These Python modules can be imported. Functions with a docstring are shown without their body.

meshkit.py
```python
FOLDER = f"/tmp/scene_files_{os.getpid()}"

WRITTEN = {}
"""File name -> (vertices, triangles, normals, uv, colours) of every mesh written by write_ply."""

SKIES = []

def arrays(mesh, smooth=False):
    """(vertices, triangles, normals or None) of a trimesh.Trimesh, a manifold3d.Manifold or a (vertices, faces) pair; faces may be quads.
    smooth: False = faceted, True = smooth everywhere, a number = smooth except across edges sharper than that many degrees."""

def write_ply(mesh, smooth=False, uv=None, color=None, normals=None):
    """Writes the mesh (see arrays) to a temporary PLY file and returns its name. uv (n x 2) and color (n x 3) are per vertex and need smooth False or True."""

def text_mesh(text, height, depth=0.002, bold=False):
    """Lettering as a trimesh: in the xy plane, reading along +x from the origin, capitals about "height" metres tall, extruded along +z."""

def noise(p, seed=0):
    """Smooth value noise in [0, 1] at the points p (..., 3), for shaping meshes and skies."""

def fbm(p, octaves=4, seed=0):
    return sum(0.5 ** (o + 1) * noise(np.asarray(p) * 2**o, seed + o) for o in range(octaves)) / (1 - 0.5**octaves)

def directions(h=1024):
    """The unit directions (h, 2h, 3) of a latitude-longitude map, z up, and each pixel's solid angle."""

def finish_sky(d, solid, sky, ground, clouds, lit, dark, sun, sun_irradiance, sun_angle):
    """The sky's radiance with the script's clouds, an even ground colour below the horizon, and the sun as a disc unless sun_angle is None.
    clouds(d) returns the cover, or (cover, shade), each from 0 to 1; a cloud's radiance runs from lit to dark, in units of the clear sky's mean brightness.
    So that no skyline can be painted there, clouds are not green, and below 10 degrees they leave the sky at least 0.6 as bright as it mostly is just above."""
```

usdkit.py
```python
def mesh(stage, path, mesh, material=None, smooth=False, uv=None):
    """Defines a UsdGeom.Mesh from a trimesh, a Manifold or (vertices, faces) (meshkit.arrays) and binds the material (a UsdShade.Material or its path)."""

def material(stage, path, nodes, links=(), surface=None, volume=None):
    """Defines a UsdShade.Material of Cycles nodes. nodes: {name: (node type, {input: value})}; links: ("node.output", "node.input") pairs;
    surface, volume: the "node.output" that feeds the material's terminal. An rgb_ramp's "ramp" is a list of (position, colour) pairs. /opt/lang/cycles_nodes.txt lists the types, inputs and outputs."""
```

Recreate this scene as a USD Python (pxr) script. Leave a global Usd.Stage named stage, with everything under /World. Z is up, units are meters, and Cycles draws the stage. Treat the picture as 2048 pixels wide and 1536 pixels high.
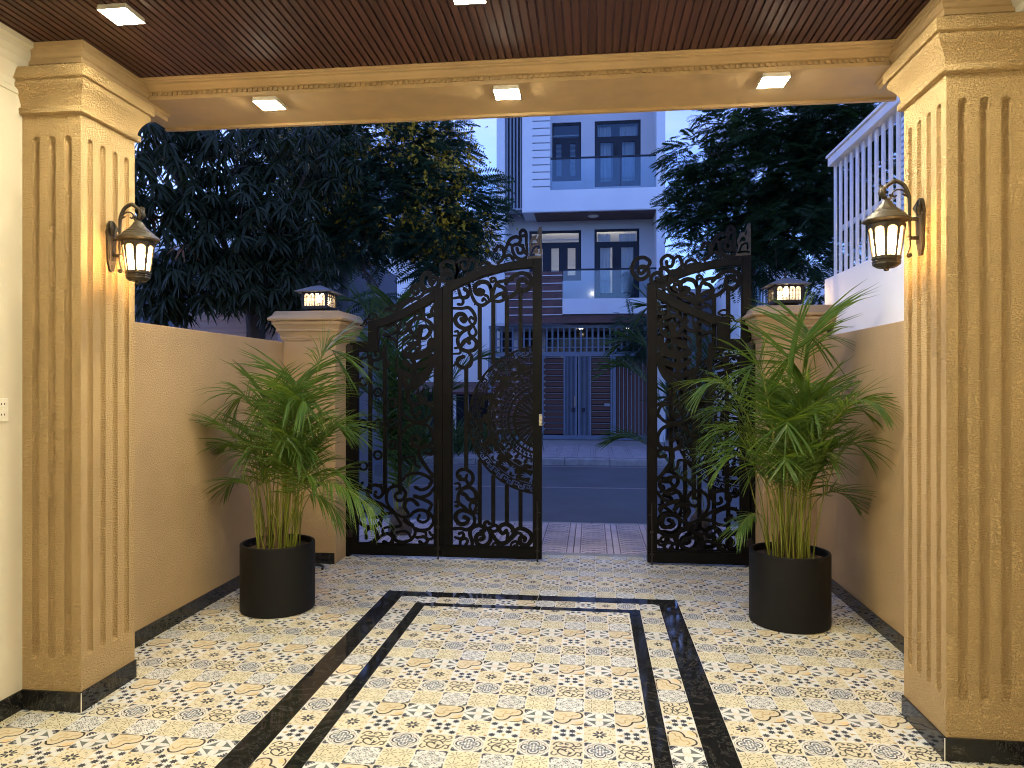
import math, random
import numpy as np, trimesh, shapely, usdkit, meshkit
import manifold3d as m3
from shapely.geometry import Polygon, LineString, Point, MultiPolygon, box as sbox
from shapely.ops import unary_union
from shapely import affinity
from pxr import Usd, UsdGeom, UsdLux, UsdShade, Gf, Sdf, Vt

stage = Usd.Stage.CreateInMemory()
UsdGeom.SetStageUpAxis(stage, "Z")
UsdGeom.SetStageMetersPerUnit(stage, 1.0)
UsdGeom.Xform.Define(stage, "/World")
UsdGeom.Scope.Define(stage, "/World/Looks")

# ---------------------------------------------------------------- camera, sky, sun, exposure
cam = UsdGeom.Camera.Define(stage, "/World/camera")
cam.CreateHorizontalApertureAttr(36.0)
cam.CreateVerticalApertureAttr(27.0)
cam.CreateFocalLengthAttr(36.0 * 1420 / 2048)
cam.CreateClippingRangeAttr((0.05, 2000.0))
cam.CreateExposureAttr(1.58)
cx = UsdGeom.Xformable(cam)
cx.AddTranslateOp().Set(Gf.Vec3d(0, 0, 1.65))
cx.AddRotateXYZOp().Set(Gf.Vec3f(90.0, 0, 6.39))

SUN_EL, SUN_AZ = math.radians(7.0), math.radians(-48)       # low sun, hidden behind the trees on the left
SKY_STRENGTH = 0.15
dome = UsdLux.DomeLight.Define(stage, "/World/sky")
sky_nodes = {
    "sky": ("sky_texture", {"sky_type": "single_scattering", "sun_disc": False, "sun_elevation": SUN_EL, "sun_rotation": SUN_AZ,
                            "altitude": 20.0, "air_density": 1.0, "aerosol_density": 0.6, "ozone_density": 3.0}),
    "tc": ("texture_coordinate", {}),
    "map": ("mapping", {"scale": (1.2, 1.2, 5.0)}),
    "n": ("noise_texture", {"scale": 1.6, "detail": 6.0, "roughness": 0.55}),
    "r": ("map_range", {"range_type": "smoothstep", "from_min": 0.36, "from_max": 0.70, "to_min": 0.05, "to_max": 0.42, "clamp": True}),
    "tint": ("mix_color", {"blend_type": "multiply", "fac": 1.0, "b": (0.585, 0.765, 1.58), "use_clamp": False}),
    "mix": ("mix_color", {"blend_type": "mix", "b": (2.5, 2.7, 4.2), "use_clamp": False}),
    "bg": ("background_shader", {"strength": SKY_STRENGTH}),
}
sky_mat = usdkit.material(stage, "/World/Looks/sky_look", sky_nodes,
    [("tc.generated", "map.vector"), ("map.vector", "n.vector"), ("n.fac", "r.value"), ("sky.color", "tint.a"),
     ("tint.result", "mix.a"), ("r.result", "mix.fac"), ("mix.result", "bg.color")], surface="bg.background")
UsdShade.MaterialBindingAPI.Apply(dome.GetPrim()).Bind(sky_mat)
dome.GetPrim().SetCustomDataByKey("kind", "structure")

sun = UsdLux.DistantLight.Define(stage, "/World/sun")
sun.CreateIntensityAttr(0.03)
sun.CreateAngleAttr(12.0)
sun.CreateColorAttr(Gf.Vec3f(1.0, 0.86, 0.8))
sun.GetPrim().CreateAttribute("inputs:normalize", Sdf.ValueTypeNames.Bool).Set(True)
UsdGeom.Xformable(sun).AddRotateXYZOp().Set(Gf.Vec3f(math.degrees(SUN_EL) - 90.0, 0, -math.degrees(SUN_AZ)))

# ---------------------------------------------------------------- helpers: prims
COUNT = {}
def _name(parent, name):
    k = (parent, name); n = COUNT.get(k, 0); COUNT[k] = n + 1
    return f"{parent}/{name}" if n == 0 else f"{parent}/{name}_{n:03d}"

def tag(prim, label=None, cat=None, group=None, kind=None):
    for k, v in (("label", label), ("category", cat), ("group", group), ("kind", kind)):
        if v: prim.SetCustomDataByKey(k, v)

def place(x, loc=(0, 0, 0), rz=0.0, sc=None):
    x.AddTranslateOp().Set(Gf.Vec3d(*[float(v) for v in loc]))
    if rz: x.AddRotateZOp().Set(float(rz))
    if sc is not None: x.AddScaleOp().Set(Gf.Vec3f(*([float(sc)] * 3)))

def thing(name, label=None, cat=None, loc=(0, 0, 0), rz=0.0, group=None, kind=None, sc=None):
    p = _name("/World", name)
    x = UsdGeom.Xform.Define(stage, p); place(x, loc, rz, sc); tag(x.GetPrim(), label, cat, group, kind)
    return p

def struct(name, label=None, loc=(0, 0, 0)):
    return thing(name, label, None, loc, kind="structure")

def write(path, v, f, mat, n=None, col=None):
    m = UsdGeom.Mesh.Define(stage, path)
    m.CreatePointsAttr(Vt.Vec3fArray.FromNumpy(np.ascontiguousarray(v, np.float32)))
    m.CreateFaceVertexCountsAttr(Vt.IntArray.FromNumpy(np.full(len(f), f.shape[1], np.int32)))
    m.CreateFaceVertexIndicesAttr(Vt.IntArray.FromNumpy(np.ascontiguousarray(f, np.int32).ravel()))
    m.CreateSubdivisionSchemeAttr("none")
    if n is not None:
        m.CreateNormalsAttr(Vt.Vec3fArray.FromNumpy(np.ascontiguousarray(n, np.float32))); m.SetNormalsInterpolation("vertex")
    if col is not None:
        UsdGeom.PrimvarsAPI(m).CreatePrimvar("tint", Sdf.ValueTypeNames.Color3fArray, "vertex").Set(Vt.Vec3fArray.FromNumpy(np.ascontiguousarray(col, np.float32)))
    UsdShade.MaterialBindingAPI.Apply(m.GetPrim()).Bind(UsdShade.Material.Get(stage, f"/World/Looks/{mat}"))
    return m

def part(parent, name, mesh, mat, smooth=False, label=None, kind=None, col=None, loc=None, rz=0.0, cat=None, group=None):
    """One mesh prim under a thing (or a part); returns its path."""
    p = _name(parent, name)
    v, f, n = meshkit.arrays(mesh, smooth)
    m = write(p, v, f, mat, n, col)
    if loc is not None: place(UsdGeom.Xformable(m), loc, rz)
    tag(m.GetPrim(), label, cat, group, kind)
    return p

def dup(src, name, label=None, loc=(0, 0, 0), rz=0.0, group=None, cat=None, sc=None):
    """A copy of a thing with its parts, by reference."""
    p = _name("/World", name)
    x = UsdGeom.Xform.Define(stage, p)
    x.GetPrim().GetReferences().AddInternalReference(src)
    x.ClearXformOpOrder()
    a = UsdGeom.Xformable(x)
    ops = []
    t = x.GetPrim().GetAttribute("xformOp:translate")
    (UsdGeom.XformOp(t) if t else a.AddTranslateOp()).Set(Gf.Vec3d(*[float(q) for q in loc])); 
    order = ["xformOp:translate"]
    if rz:
        r = x.GetPrim().GetAttribute("xformOp:rotateZ")
        if not r: r = x.GetPrim().CreateAttribute("xformOp:rotateZ", Sdf.ValueTypeNames.Float)
        r.Set(float(rz)); order.append("xformOp:rotateZ")
    if sc is not None:
        r = x.GetPrim().GetAttribute("xformOp:scale")
        if not r: r = x.GetPrim().CreateAttribute("xformOp:scale", Sdf.ValueTypeNames.Float3)
        r.Set(Gf.Vec3f(sc, sc, sc)); order.append("xformOp:scale")
    a.GetXformOpOrderAttr().Set(Vt.TokenArray(order))
    x.GetPrim().SetInstanceable(True)
    tag(x.GetPrim(), label, cat, group)
    return p

# ---------------------------------------------------------------- helpers: meshes
class MB:
    """Collects pieces into one mesh."""
    def __init__(s): s.v, s.f, s.n = [], [], 0
    def add(s, v, f):
        v = np.asarray(v, float); f = np.asarray(f, int)
        if f.shape[1] == 4: f = np.vstack([f[:, [0, 1, 2]], f[:, [0, 2, 3]]])
        s.v.append(v); s.f.append(f + s.n); s.n += len(v); return s
    def mesh(s, m):
        if hasattr(m, "to_mesh"):
            q = m.to_mesh(); return s.add(q.vert_properties[:, :3], q.tri_verts)
        return s.add(m.vertices, m.faces)
    def box(s, x0, x1, y0, y1, z0, z1, c=0.0):
        """Axis-aligned box; c > 0 chamfers all edges."""
        if c > 0:
            pts = []
            for ax in range(3):
                for sx in (0, 1):
                    for sy in (0, 1):
                        for sz in (0, 1):
                            q = [x1 - c if sx else x0 + c, y1 - c if sy else y0 + c, z1 - c if sz else z0 + c]
                            q[ax] = ((x0, x1), (y0, y1), (z0, z1))[ax][(sx, sy, sz)[ax]]
                            pts.append(q)
            return s.mesh(m3.Manifold.hull_points(np.array(pts)))
        v = [[x, y, z] for z in (z0, z1) for y in (y0, y1) for x in (x0, x1)]
        return s.add(v, [[0, 2, 3, 1], [4, 5, 7, 6], [0, 1, 5, 4], [2, 6, 7, 3], [0, 4, 6, 2], [1, 3, 7, 5]])
    def quad(s, a, b, c, d): return s.add([a, b, c, d], [[0, 1, 2, 3]])
    def loft(s, rings, closed=True, cap=True):
        """rings: list of equally long point loops."""
        k = len(rings[0]); v = np.concatenate([np.asarray(r, float) for r in rings])
        f = []
        for i in range(len(rings) - 1):
            for j in range(k if closed else k - 1):
                a, b = i * k + j, i * k + (j + 1) % k
                f.append([a, b, b + k, a + k])
        f = np.array(f); s.add(v, f)
        if cap and closed:
            for r, flip in ((rings[0], True), (rings[-1], False)):
                r = np.asarray(r, float); idx = [[0, j, j + 1] for j in range(1, k - 1)]
                s.add(r, [q[::-1] for q in idx] if flip else idx)
        return s
    def tube(s, pts, rad, sides=6, cap=True):
        p = np.asarray(pts, float); rad = np.broadcast_to(rad, (len(p),))
        t = np.gradient(p, axis=0); t /= np.linalg.norm(t, axis=1, keepdims=True) + 1e-12
        ref = np.array([0, 0, 1.0]) if abs(t[0, 2]) < 0.9 else np.array([1.0, 0, 0])
        a = np.cross(t[0], ref); a /= np.linalg.norm(a)
        rings = []
        for i in range(len(p)):
            a = a - t[i] * (a @ t[i]); a /= np.linalg.norm(a) + 1e-12
            b = np.cross(t[i], a); an = np.arange(sides) * 2 * np.pi / sides
            rings.append(p[i] + rad[i] * (np.cos(an)[:, None] * a + np.sin(an)[:, None] * b))
        return s.loft(rings, cap=cap)
    def lathe(s, prof, n=16, c=(0, 0, 0), phase=0.0, cap=True):
        rings = []
        an = np.arange(n) * 2 * np.pi / n + phase
        for r, z in prof: rings.append(np.stack([c[0] + r * np.cos(an), c[1] + r * np.sin(an), np.full(n, c[2] + z)], 1))
        return s.loft(rings, cap=cap)
    def extr(s, poly, t0, t1, plane="xz", y=0.0):
        """Extrudes a shapely (multi)polygon. plane xz: polygon (x, z) between y = t0 and y = t1; xy: between z = t0 and t1; yz likewise."""
        for g in getattr(poly, "geoms", [poly]):
            if g.is_empty or g.geom_type != "Polygon" or g.area < 1e-7: continue
            m = trimesh.creation.extrude_polygon(g, t1 - t0, engine="earcut")
            v = np.array(m.vertices); f = np.array(m.faces)
            if plane == "xz": v = np.stack([v[:, 0], t1 - v[:, 2], v[:, 1]], 1)
            elif plane == "yz": v = np.stack([v[:, 2] + t0, v[:, 0], v[:, 1]], 1)
            else: v[:, 2] += t0
            s.add(v, f)
        return s
    def rectrings(s, x0, x1, y0, y1, prof, cap=True):
        """A moulding round a rectangle: prof is a list of (offset outward, z)."""
        return s.loft([[(x0 - o, y0 - o, z), (x1 + o, y0 - o, z), (x1 + o, y1 + o, z), (x0 - o, y1 + o, z)] for o, z in prof], cap=cap)
    def get(s):
        return (np.concatenate(s.v), np.concatenate(s.f))

def xf(vf, R=None, t=(0, 0, 0)):
    v, f = vf
    if R is not None: v = v @ np.asarray(R).T
    return v + np.asarray(t), f

def rotz(a): c, s = math.cos(a), math.sin(a); return np.array([[c, -s, 0], [s, c, 0], [0, 0, 1.0]])

def spline(pts, n=8):
    """Catmull-Rom through points (any dimension)."""
    p = np.asarray(pts, float)
    if len(p) < 3: return p
    q = np.vstack([2 * p[0] - p[1], p, 2 * p[-1] - p[-2]]); out = []
    for i in range(1, len(q) - 2):
        t = np.linspace(0, 1, n, endpoint=False)[:, None]
        a, b, c, d = q[i - 1], q[i], q[i + 1], q[i + 2]
        out.append(0.5 * (2 * b + (c - a) * t + (2 * a - 5 * b + 4 * c - d) * t ** 2 + (3 * b - 3 * c + d - a) * t ** 3))
    return np.vstack(out + [p[-1:]])
# ---------------------------------------------------------------- materials
def look(name, nodes, links, surface="p.BSDF"):
    return usdkit.material(stage, f"/World/Looks/{name}", nodes, links, surface=surface)

def plain(name, col, rough=0.5, metal=0.0, var=0.12, scale=6.0, bump=0.0, bscale=120.0, spec=0.5, coat=0.0, stretch=(1, 1, 1), coat_rough=0.03):
    """A painted or cast surface: mottled colour, uneven gloss, fine relief."""
    c = np.array(col)
    nodes = {"tc": ("texture_coordinate", {}), "mp": ("mapping", {"scale": stretch}),
             "n": ("noise_texture", {"scale": scale, "detail": 5.0, "roughness": 0.6}),
             "r": ("rgb_ramp", {"ramp": [(0.3, tuple(c * (1 - var))), (0.7, tuple(np.minimum(c * (1 + var), 0.95)))]}),
             "rr": ("map_range", {"from_min": 0.3, "from_max": 0.7, "to_min": max(rough - 0.08, 0.02), "to_max": min(rough + 0.08, 1.0)}),
             "p": ("principled_bsdf", {"metallic": metal, "roughness": rough, "specular_ior_level": spec, "coat_weight": coat, "coat_roughness": coat_rough})}
    links = [("tc.object", "mp.vector"), ("mp.vector", "n.vector"), ("n.fac", "r.fac"), ("r.color", "p.base_color"), ("n.fac", "rr.value"), ("rr.result", "p.roughness")]
    if bump:
        nodes["bn"] = ("noise_texture", {"scale": bscale, "detail": 3.0, "roughness": 0.6})
        nodes["b"] = ("bump", {"strength": 1.0, "distance": bump})
        links += [("mp.vector", "bn.vector"), ("bn.fac", "b.height"), ("b.normal", "p.normal")]
    return look(name, nodes, links)

def stucco(name, col, scale=105.0, dist=0.010, spat=True):
    """Sprayed render: blobby relief over faint stains."""
    c = np.array(col)
    nodes = {"g": ("geometry", {}), "mp": ("mapping", {"scale": (1.0, 1.0, 1.5)}),
             "n1": ("noise_texture", {"scale": scale, "detail": 2.0, "roughness": 0.55, "distortion": 0.6}),
             "sh": ("map_range", {"range_type": "smoothstep", "from_min": 0.40, "from_max": 0.62, "to_min": 0.0, "to_max": 1.0}),
             "n2": ("noise_texture", {"scale": 1.7, "detail": 5.0, "roughness": 0.65}),
             "r": ("rgb_ramp", {"ramp": [(0.3, tuple(c * 0.9)), (0.7, tuple(c * 1.07))]}),
             "b": ("bump", {"strength": 1.0, "distance": dist}),
             "p": ("principled_bsdf", {"roughness": 0.62, "specular_ior_level": 0.35})}
    links = [("g.position", "mp.vector"), ("mp.vector", "n1.vector"), ("n1.fac", "sh.value"), ("sh.result", "b.height"), ("g.position", "n2.vector"),
             ("n2.fac", "r.fac"), ("r.color", "p.base_color"), ("b.normal", "p.normal")]
    return look(name, nodes, links)

stucco("tan_stucco", (0.61, 0.41, 0.185))
stucco("tan_stucco_fine", (0.57, 0.385, 0.19), 150.0, 0.0045)
plain("tan_paint", (0.455, 0.312, 0.155), 0.5, bump=0.0006, bscale=60)
plain("cream_paint", (0.63, 0.575, 0.45), 0.55, var=0.03, scale=1.5, bump=0.0004, bscale=50)
plain("white_paint", (0.84, 0.83, 0.83), 0.6, var=0.05, scale=0.8, bump=0.0004, bscale=60)
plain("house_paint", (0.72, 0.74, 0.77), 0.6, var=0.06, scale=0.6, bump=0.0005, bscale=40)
plain("bright_paint", (0.88, 0.88, 0.89), 0.6, var=0.04, scale=0.6)
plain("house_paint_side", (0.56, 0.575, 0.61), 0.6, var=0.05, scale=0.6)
plain("white_metal", (0.74, 0.74, 0.75), 0.4, var=0.04, scale=3)
plain("grey_metal", (0.26, 0.29, 0.34), 0.4, var=0.06)
plain("blue_grey_metal", (0.14, 0.185, 0.26), 0.38, var=0.1, scale=3)
plain("dark_frame", (0.022, 0.028, 0.042), 0.5, var=0.1, spec=0.25)
plain("gate_metal", (0.0034, 0.0029, 0.0024), 0.46, spec=0.13, metal=0.0, var=0.18, scale=5, bump=0.00025, bscale=320)
plain("bronze", (0.055, 0.044, 0.031), 0.45, metal=0.55, var=0.35, scale=28, bump=0.0006, bscale=130)
plain("lantern_black", (0.018, 0.014, 0.012), 0.4, metal=0.3, var=0.2, scale=20)
plain("pot_black", (0.0065, 0.0063, 0.0063), 0.62, var=0.15, scale=9, bump=0.0003, bscale=260, spec=0.25)
plain("soil", (0.075, 0.045, 0.026), 0.95, var=0.5, scale=60, bump=0.008, bscale=55)
plain("plastic_white", (0.76, 0.72, 0.62), 0.35, var=0.02)
plain("rubber_black", (0.015, 0.02, 0.03), 0.5)
plain("chrome", (0.62, 0.6, 0.55), 0.22, metal=1.0, var=0.1)
plain("bark", (0.07, 0.052, 0.04), 0.9, var=0.4, scale=14, bump=0.012, bscale=24, stretch=(1, 1, 0.35))
plain("asphalt", (0.098, 0.098, 0.104), 0.82, var=0.22, scale=1.3, bump=0.004, bscale=130)
plain("kerb_stone", (0.30, 0.29, 0.29), 0.8, var=0.25, scale=5, bump=0.003, bscale=60)
plain("line_paint", (0.24, 0.19, 0.19), 0.7, var=0.3, scale=14)
plain("ground_dirt", (0.12, 0.09, 0.06), 0.95, var=0.3, scale=2, bump=0.01, bscale=20)
plain("red_tile", (0.10, 0.045, 0.038), 0.8, var=0.3, scale=8)
plain("brown_slat", (0.085, 0.033, 0.025), 0.5, var=0.35, scale=7, stretch=(1, 6, 12))
plain("brown_panel", (0.11, 0.045, 0.038), 0.45, var=0.4, scale=4)
plain("peach_paint", (0.66, 0.48, 0.42), 0.6, var=0.08)
plain("slate_paint", (0.11, 0.12, 0.15), 0.7, var=0.1)
plain("teal_paint", (0.18, 0.33, 0.42), 0.6, var=0.1)
plain("dark_glass_wall", (0.012, 0.014, 0.018), 0.12, var=0.2)
plain("curtain", (0.60, 0.58, 0.56), 0.8, var=0.08, scale=3)
plain("room_dark", (0.05, 0.05, 0.055), 0.8)
plain("paver_pink", (0.62, 0.50, 0.50), 0.75, var=0.16, scale=7, bump=0.0015, bscale=80)
plain("paver_grey", (0.34, 0.30, 0.315), 0.75, var=0.2, scale=5)
plain("paver_joint", (0.10, 0.075, 0.07), 0.9, var=0.3, scale=9)
plain("grout_white", (0.66, 0.62, 0.53), 0.7, var=0.05)
plain("concrete", (0.26, 0.25, 0.25), 0.85, var=0.18, scale=2.5, bump=0.002, bscale=50)
plain("cable", (0.02, 0.02, 0.02), 0.6)

# dark wood slats: long grain, each board its own tone
look("ceiling_wood", {"tc": ("texture_coordinate", {}), "oi": ("object_info", {}), "sc": ("vector_math", {"math_type": "scale", "scale": 37.0}),
      "cv": ("combine_xyz", {}), "ad": ("vector_math", {"math_type": "add"}), "mp": ("mapping", {"scale": (60.0, 2.2, 60.0)}),
      "n": ("noise_texture", {"scale": 1.0, "detail": 6.0, "roughness": 0.65, "distortion": 0.8}),
      "r": ("rgb_ramp", {"ramp": [(0.25, (0.042, 0.016, 0.011)), (0.5, (0.070, 0.028, 0.019)), (0.75, (0.10, 0.042, 0.028))]}),
      "v": ("map_range", {"from_min": 0.0, "from_max": 1.0, "to_min": 0.82, "to_max": 1.15}),
      "h": ("hsv", {}), "b": ("bump", {"strength": 1.0, "distance": 0.0006}), "p": ("principled_bsdf", {"roughness": 0.55, "specular_ior_level": 0.35})},
     [("tc.object", "ad.vector1"), ("oi.random", "cv.x"), ("oi.random", "cv.y"), ("cv.vector", "sc.vector1"), ("sc.vector", "ad.vector2"), ("ad.vector", "mp.vector"),
      ("mp.vector", "n.vector"), ("n.fac", "r.fac"), ("r.color", "h.color"), ("oi.random", "v.value"), ("v.result", "h.value"), ("h.color", "p.base_color"),
      ("n.fac", "b.height"), ("b.normal", "p.normal")])

# polished black stone with thin pale veins
look("black_granite", {"g": ("geometry", {}), "n": ("noise_texture", {"scale": 4.0, "detail": 7.0, "roughness": 0.7, "distortion": 2.2}),
      "a": ("math", {"math_type": "subtract", "value2": 0.5}), "ab": ("math", {"math_type": "absolute"}),
      "r": ("rgb_ramp", {"ramp": [(0.0, (0.075, 0.07, 0.062)), (0.012, (0.012, 0.0115, 0.011)), (1.0, (0.006, 0.006, 0.0065))]}),
      "n2": ("noise_texture", {"scale": 2.3, "detail": 3.0}), "rr": ("map_range", {"from_min": 0.35, "from_max": 0.7, "to_min": 0.03, "to_max": 0.12}),
      "p": ("principled_bsdf", {"specular_ior_level": 0.38})},
     [("g.position", "n.vector"), ("n.fac", "a.value1"), ("a.value", "ab.value1"), ("ab.value", "r.fac"), ("r.color", "p.base_color"),
      ("g.position", "n2.vector"), ("n2.fac", "rr.value"), ("rr.result", "p.roughness")])

# printed porcelain: the print is in the mesh colours
look("printed_tile", {"at": ("attribute", {"attribute": "tint"}), "g": ("geometry", {}), "n": ("noise_texture", {"scale": 3.0, "detail": 6.0, "roughness": 0.65}),
      "r": ("map_range", {"from_min": 0.3, "from_max": 0.75, "to_min": 0.94, "to_max": 1.03}), "oi": ("object_info", {}),
      "rv": ("map_range", {"to_min": 0.965, "to_max": 1.03}), "mm": ("math", {"math_type": "multiply"}), "h": ("hsv", {}),
      "rr": ("map_range", {"from_min": 0.3, "from_max": 0.7, "to_min": 0.16, "to_max": 0.30}),
      "p": ("principled_bsdf", {"specular_ior_level": 0.45})},
     [("at.color", "h.color"), ("g.position", "n.vector"), ("n.fac", "r.value"), ("oi.random", "rv.value"), ("r.result", "mm.value1"), ("rv.result", "mm.value2"),
      ("mm.value", "h.value"), ("h.color", "p.base_color"), ("n.fac", "rr.value"), ("rr.result", "p.roughness")])

look("paver_print", {"at": ("attribute", {"attribute": "tint"}), "g": ("geometry", {}), "n": ("noise_texture", {"scale": 2.6, "detail": 6.0, "roughness": 0.7}),
      "r": ("map_range", {"from_min": 0.3, "from_max": 0.7, "to_min": 0.72, "to_max": 1.08}), "n2": ("noise_texture", {"scale": 70.0, "detail": 3.0}),
      "b": ("bump", {"strength": 1.0, "distance": 0.002}), "h": ("hsv", {}), "p": ("principled_bsdf", {"roughness": 0.75})},
     [("at.color", "h.color"), ("g.position", "n.vector"), ("n.fac", "r.value"), ("r.result", "h.value"), ("h.color", "p.base_color"), ("g.position", "n2.vector"), ("n2.fac", "b.height"), ("b.normal", "p.normal")])

def leafy(name, ramp, rough=0.42, trans=0.25, tcol=(0.1, 0.2, 0.02), island=True, spec=0.22):
    nodes = {"g": ("geometry", {}), "r": ("rgb_ramp", {"ramp": ramp}), "p": ("principled_bsdf", {"roughness": rough, "specular_ior_level": spec}),
             "t": ("translucent_bsdf", {"color": tcol}), "m": ("mix_closure", {"fac": trans})}
    return look(name, nodes, [("g.random_per_island", "r.fac"), ("r.color", "p.base_color"), ("p.BSDF", "m.closure1"), ("t.BSDF", "m.closure2")], surface="m.closure")

leafy("palm_leaf", [(0, (0.05, 0.10, 0.016)), (0.35, (0.10, 0.165, 0.020)), (0.75, (0.19, 0.245, 0.03)), (1, (0.31, 0.31, 0.055))], 0.36, 0.34, (0.30, 0.40, 0.025))
leafy("palm_stem", [(0, (0.19, 0.20, 0.03)), (0.6, (0.32, 0.28, 0.05)), (1, (0.40, 0.31, 0.09))], 0.4, 0.0)
leafy("cane_sheath", [(0, (0.13, 0.08, 0.04)), (0.6, (0.27, 0.2, 0.07)), (1, (0.08, 0.05, 0.03))], 0.6, 0.0)
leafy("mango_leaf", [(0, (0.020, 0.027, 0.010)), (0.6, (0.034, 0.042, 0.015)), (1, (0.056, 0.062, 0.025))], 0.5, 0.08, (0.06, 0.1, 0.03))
leafy("mango_young", [(0, (0.22, 0.10, 0.05)), (1, (0.26, 0.13, 0.08))], 0.4, 0.15, (0.3, 0.12, 0.05))
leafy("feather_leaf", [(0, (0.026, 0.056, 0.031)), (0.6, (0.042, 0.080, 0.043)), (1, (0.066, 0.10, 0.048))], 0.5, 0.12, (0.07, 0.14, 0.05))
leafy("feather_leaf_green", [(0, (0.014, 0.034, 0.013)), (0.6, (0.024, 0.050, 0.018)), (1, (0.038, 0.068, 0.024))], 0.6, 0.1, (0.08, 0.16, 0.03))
leafy("yellow_blossom", [(0, (0.58, 0.38, 0.03)), (1, (0.80, 0.58, 0.10))], 0.6, 0.2, (0.5, 0.35, 0.05))
leafy("dry_pod", [(0, (0.10, 0.035, 0.025)), (1, (0.15, 0.06, 0.04))], 0.7, 0.0)
leafy("garden_palm_leaf", [(0, (0.03, 0.07, 0.02)), (0.6, (0.06, 0.115, 0.03)), (1, (0.11, 0.16, 0.045))], 0.36, 0.25, (0.14, 0.24, 0.04))
leafy("grass_leaf", [(0, (0.03, 0.06, 0.02)), (1, (0.08, 0.11, 0.03))], 0.6, 0.2, (0.1, 0.18, 0.03))

def lamp(name, col, strength):
    return look(name, {"e": ("emission", {"color": col, "strength": strength})}, [], surface="e.emission")

WARM = (1.0, 0.935, 0.70)
lamp("panel_light", WARM, 101.0)
lamp("beam_panel_light", WARM, 205.0)
lamp("bulb_light", (1.0, 0.62, 0.26), 112.0)
lamp("post_bulb_light", (1.0, 0.70, 0.38), 60.0)
lamp("room_light", (1.0, 0.74, 0.48), 60.0)
lamp("far_lamp_light", (1.0, 0.85, 0.65), 9.0)

# seeded lantern glass: lets the bulb through, spreads some of its light
look("seeded_glass", {"tc": ("texture_coordinate", {}), "n": ("noise_texture", {"scale": 60.0, "detail": 3.0}), "b": ("bump", {"strength": 1.0, "distance": 0.002}),
      "tr": ("transparent_bsdf", {"color": (0.95, 0.93, 0.9)}), "tl": ("translucent_bsdf", {"color": (0.9, 0.86, 0.8)}), "gl": ("glossy_bsdf", {"roughness": 0.1, "color": (1, 1, 1)}),
      "m1": ("mix_closure", {"fac": 0.17}), "fr": ("fresnel", {"IOR": 1.45}), "m2": ("mix_closure", {})},
     [("tc.object", "n.vector"), ("n.fac", "b.height"), ("b.normal", "tl.normal"), ("b.normal", "gl.normal"), ("tr.BSDF", "m1.closure1"), ("tl.BSDF", "m1.closure2"), ("fr.fac", "m2.fac"),
      ("m1.closure", "m2.closure1"), ("gl.BSDF", "m2.closure2")], surface="m2.closure")
look("pane_glass", {"tr": ("transparent_bsdf", {"color": (0.80, 0.86, 0.90)}), "gl": ("glossy_bsdf", {"roughness": 0.03, "color": (1, 1, 1)}), "fr": ("fresnel", {"IOR": 1.5}), "m": ("mix_closure", {})},
     [("fr.fac", "m.fac"), ("tr.BSDF", "m.closure1"), ("gl.BSDF", "m.closure2")], surface="m.closure")
look("rail_glass", {"tr": ("transparent_bsdf", {"color": (0.84, 0.90, 0.93)}), "gl": ("glossy_bsdf", {"roughness": 0.02, "color": (1, 1, 1)}), "fr": ("fresnel", {"IOR": 1.6}), "m": ("mix_closure", {})},
     [("fr.fac", "m.fac"), ("tr.BSDF", "m.closure1"), ("gl.BSDF", "m.closure2")], surface="m.closure")
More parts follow.
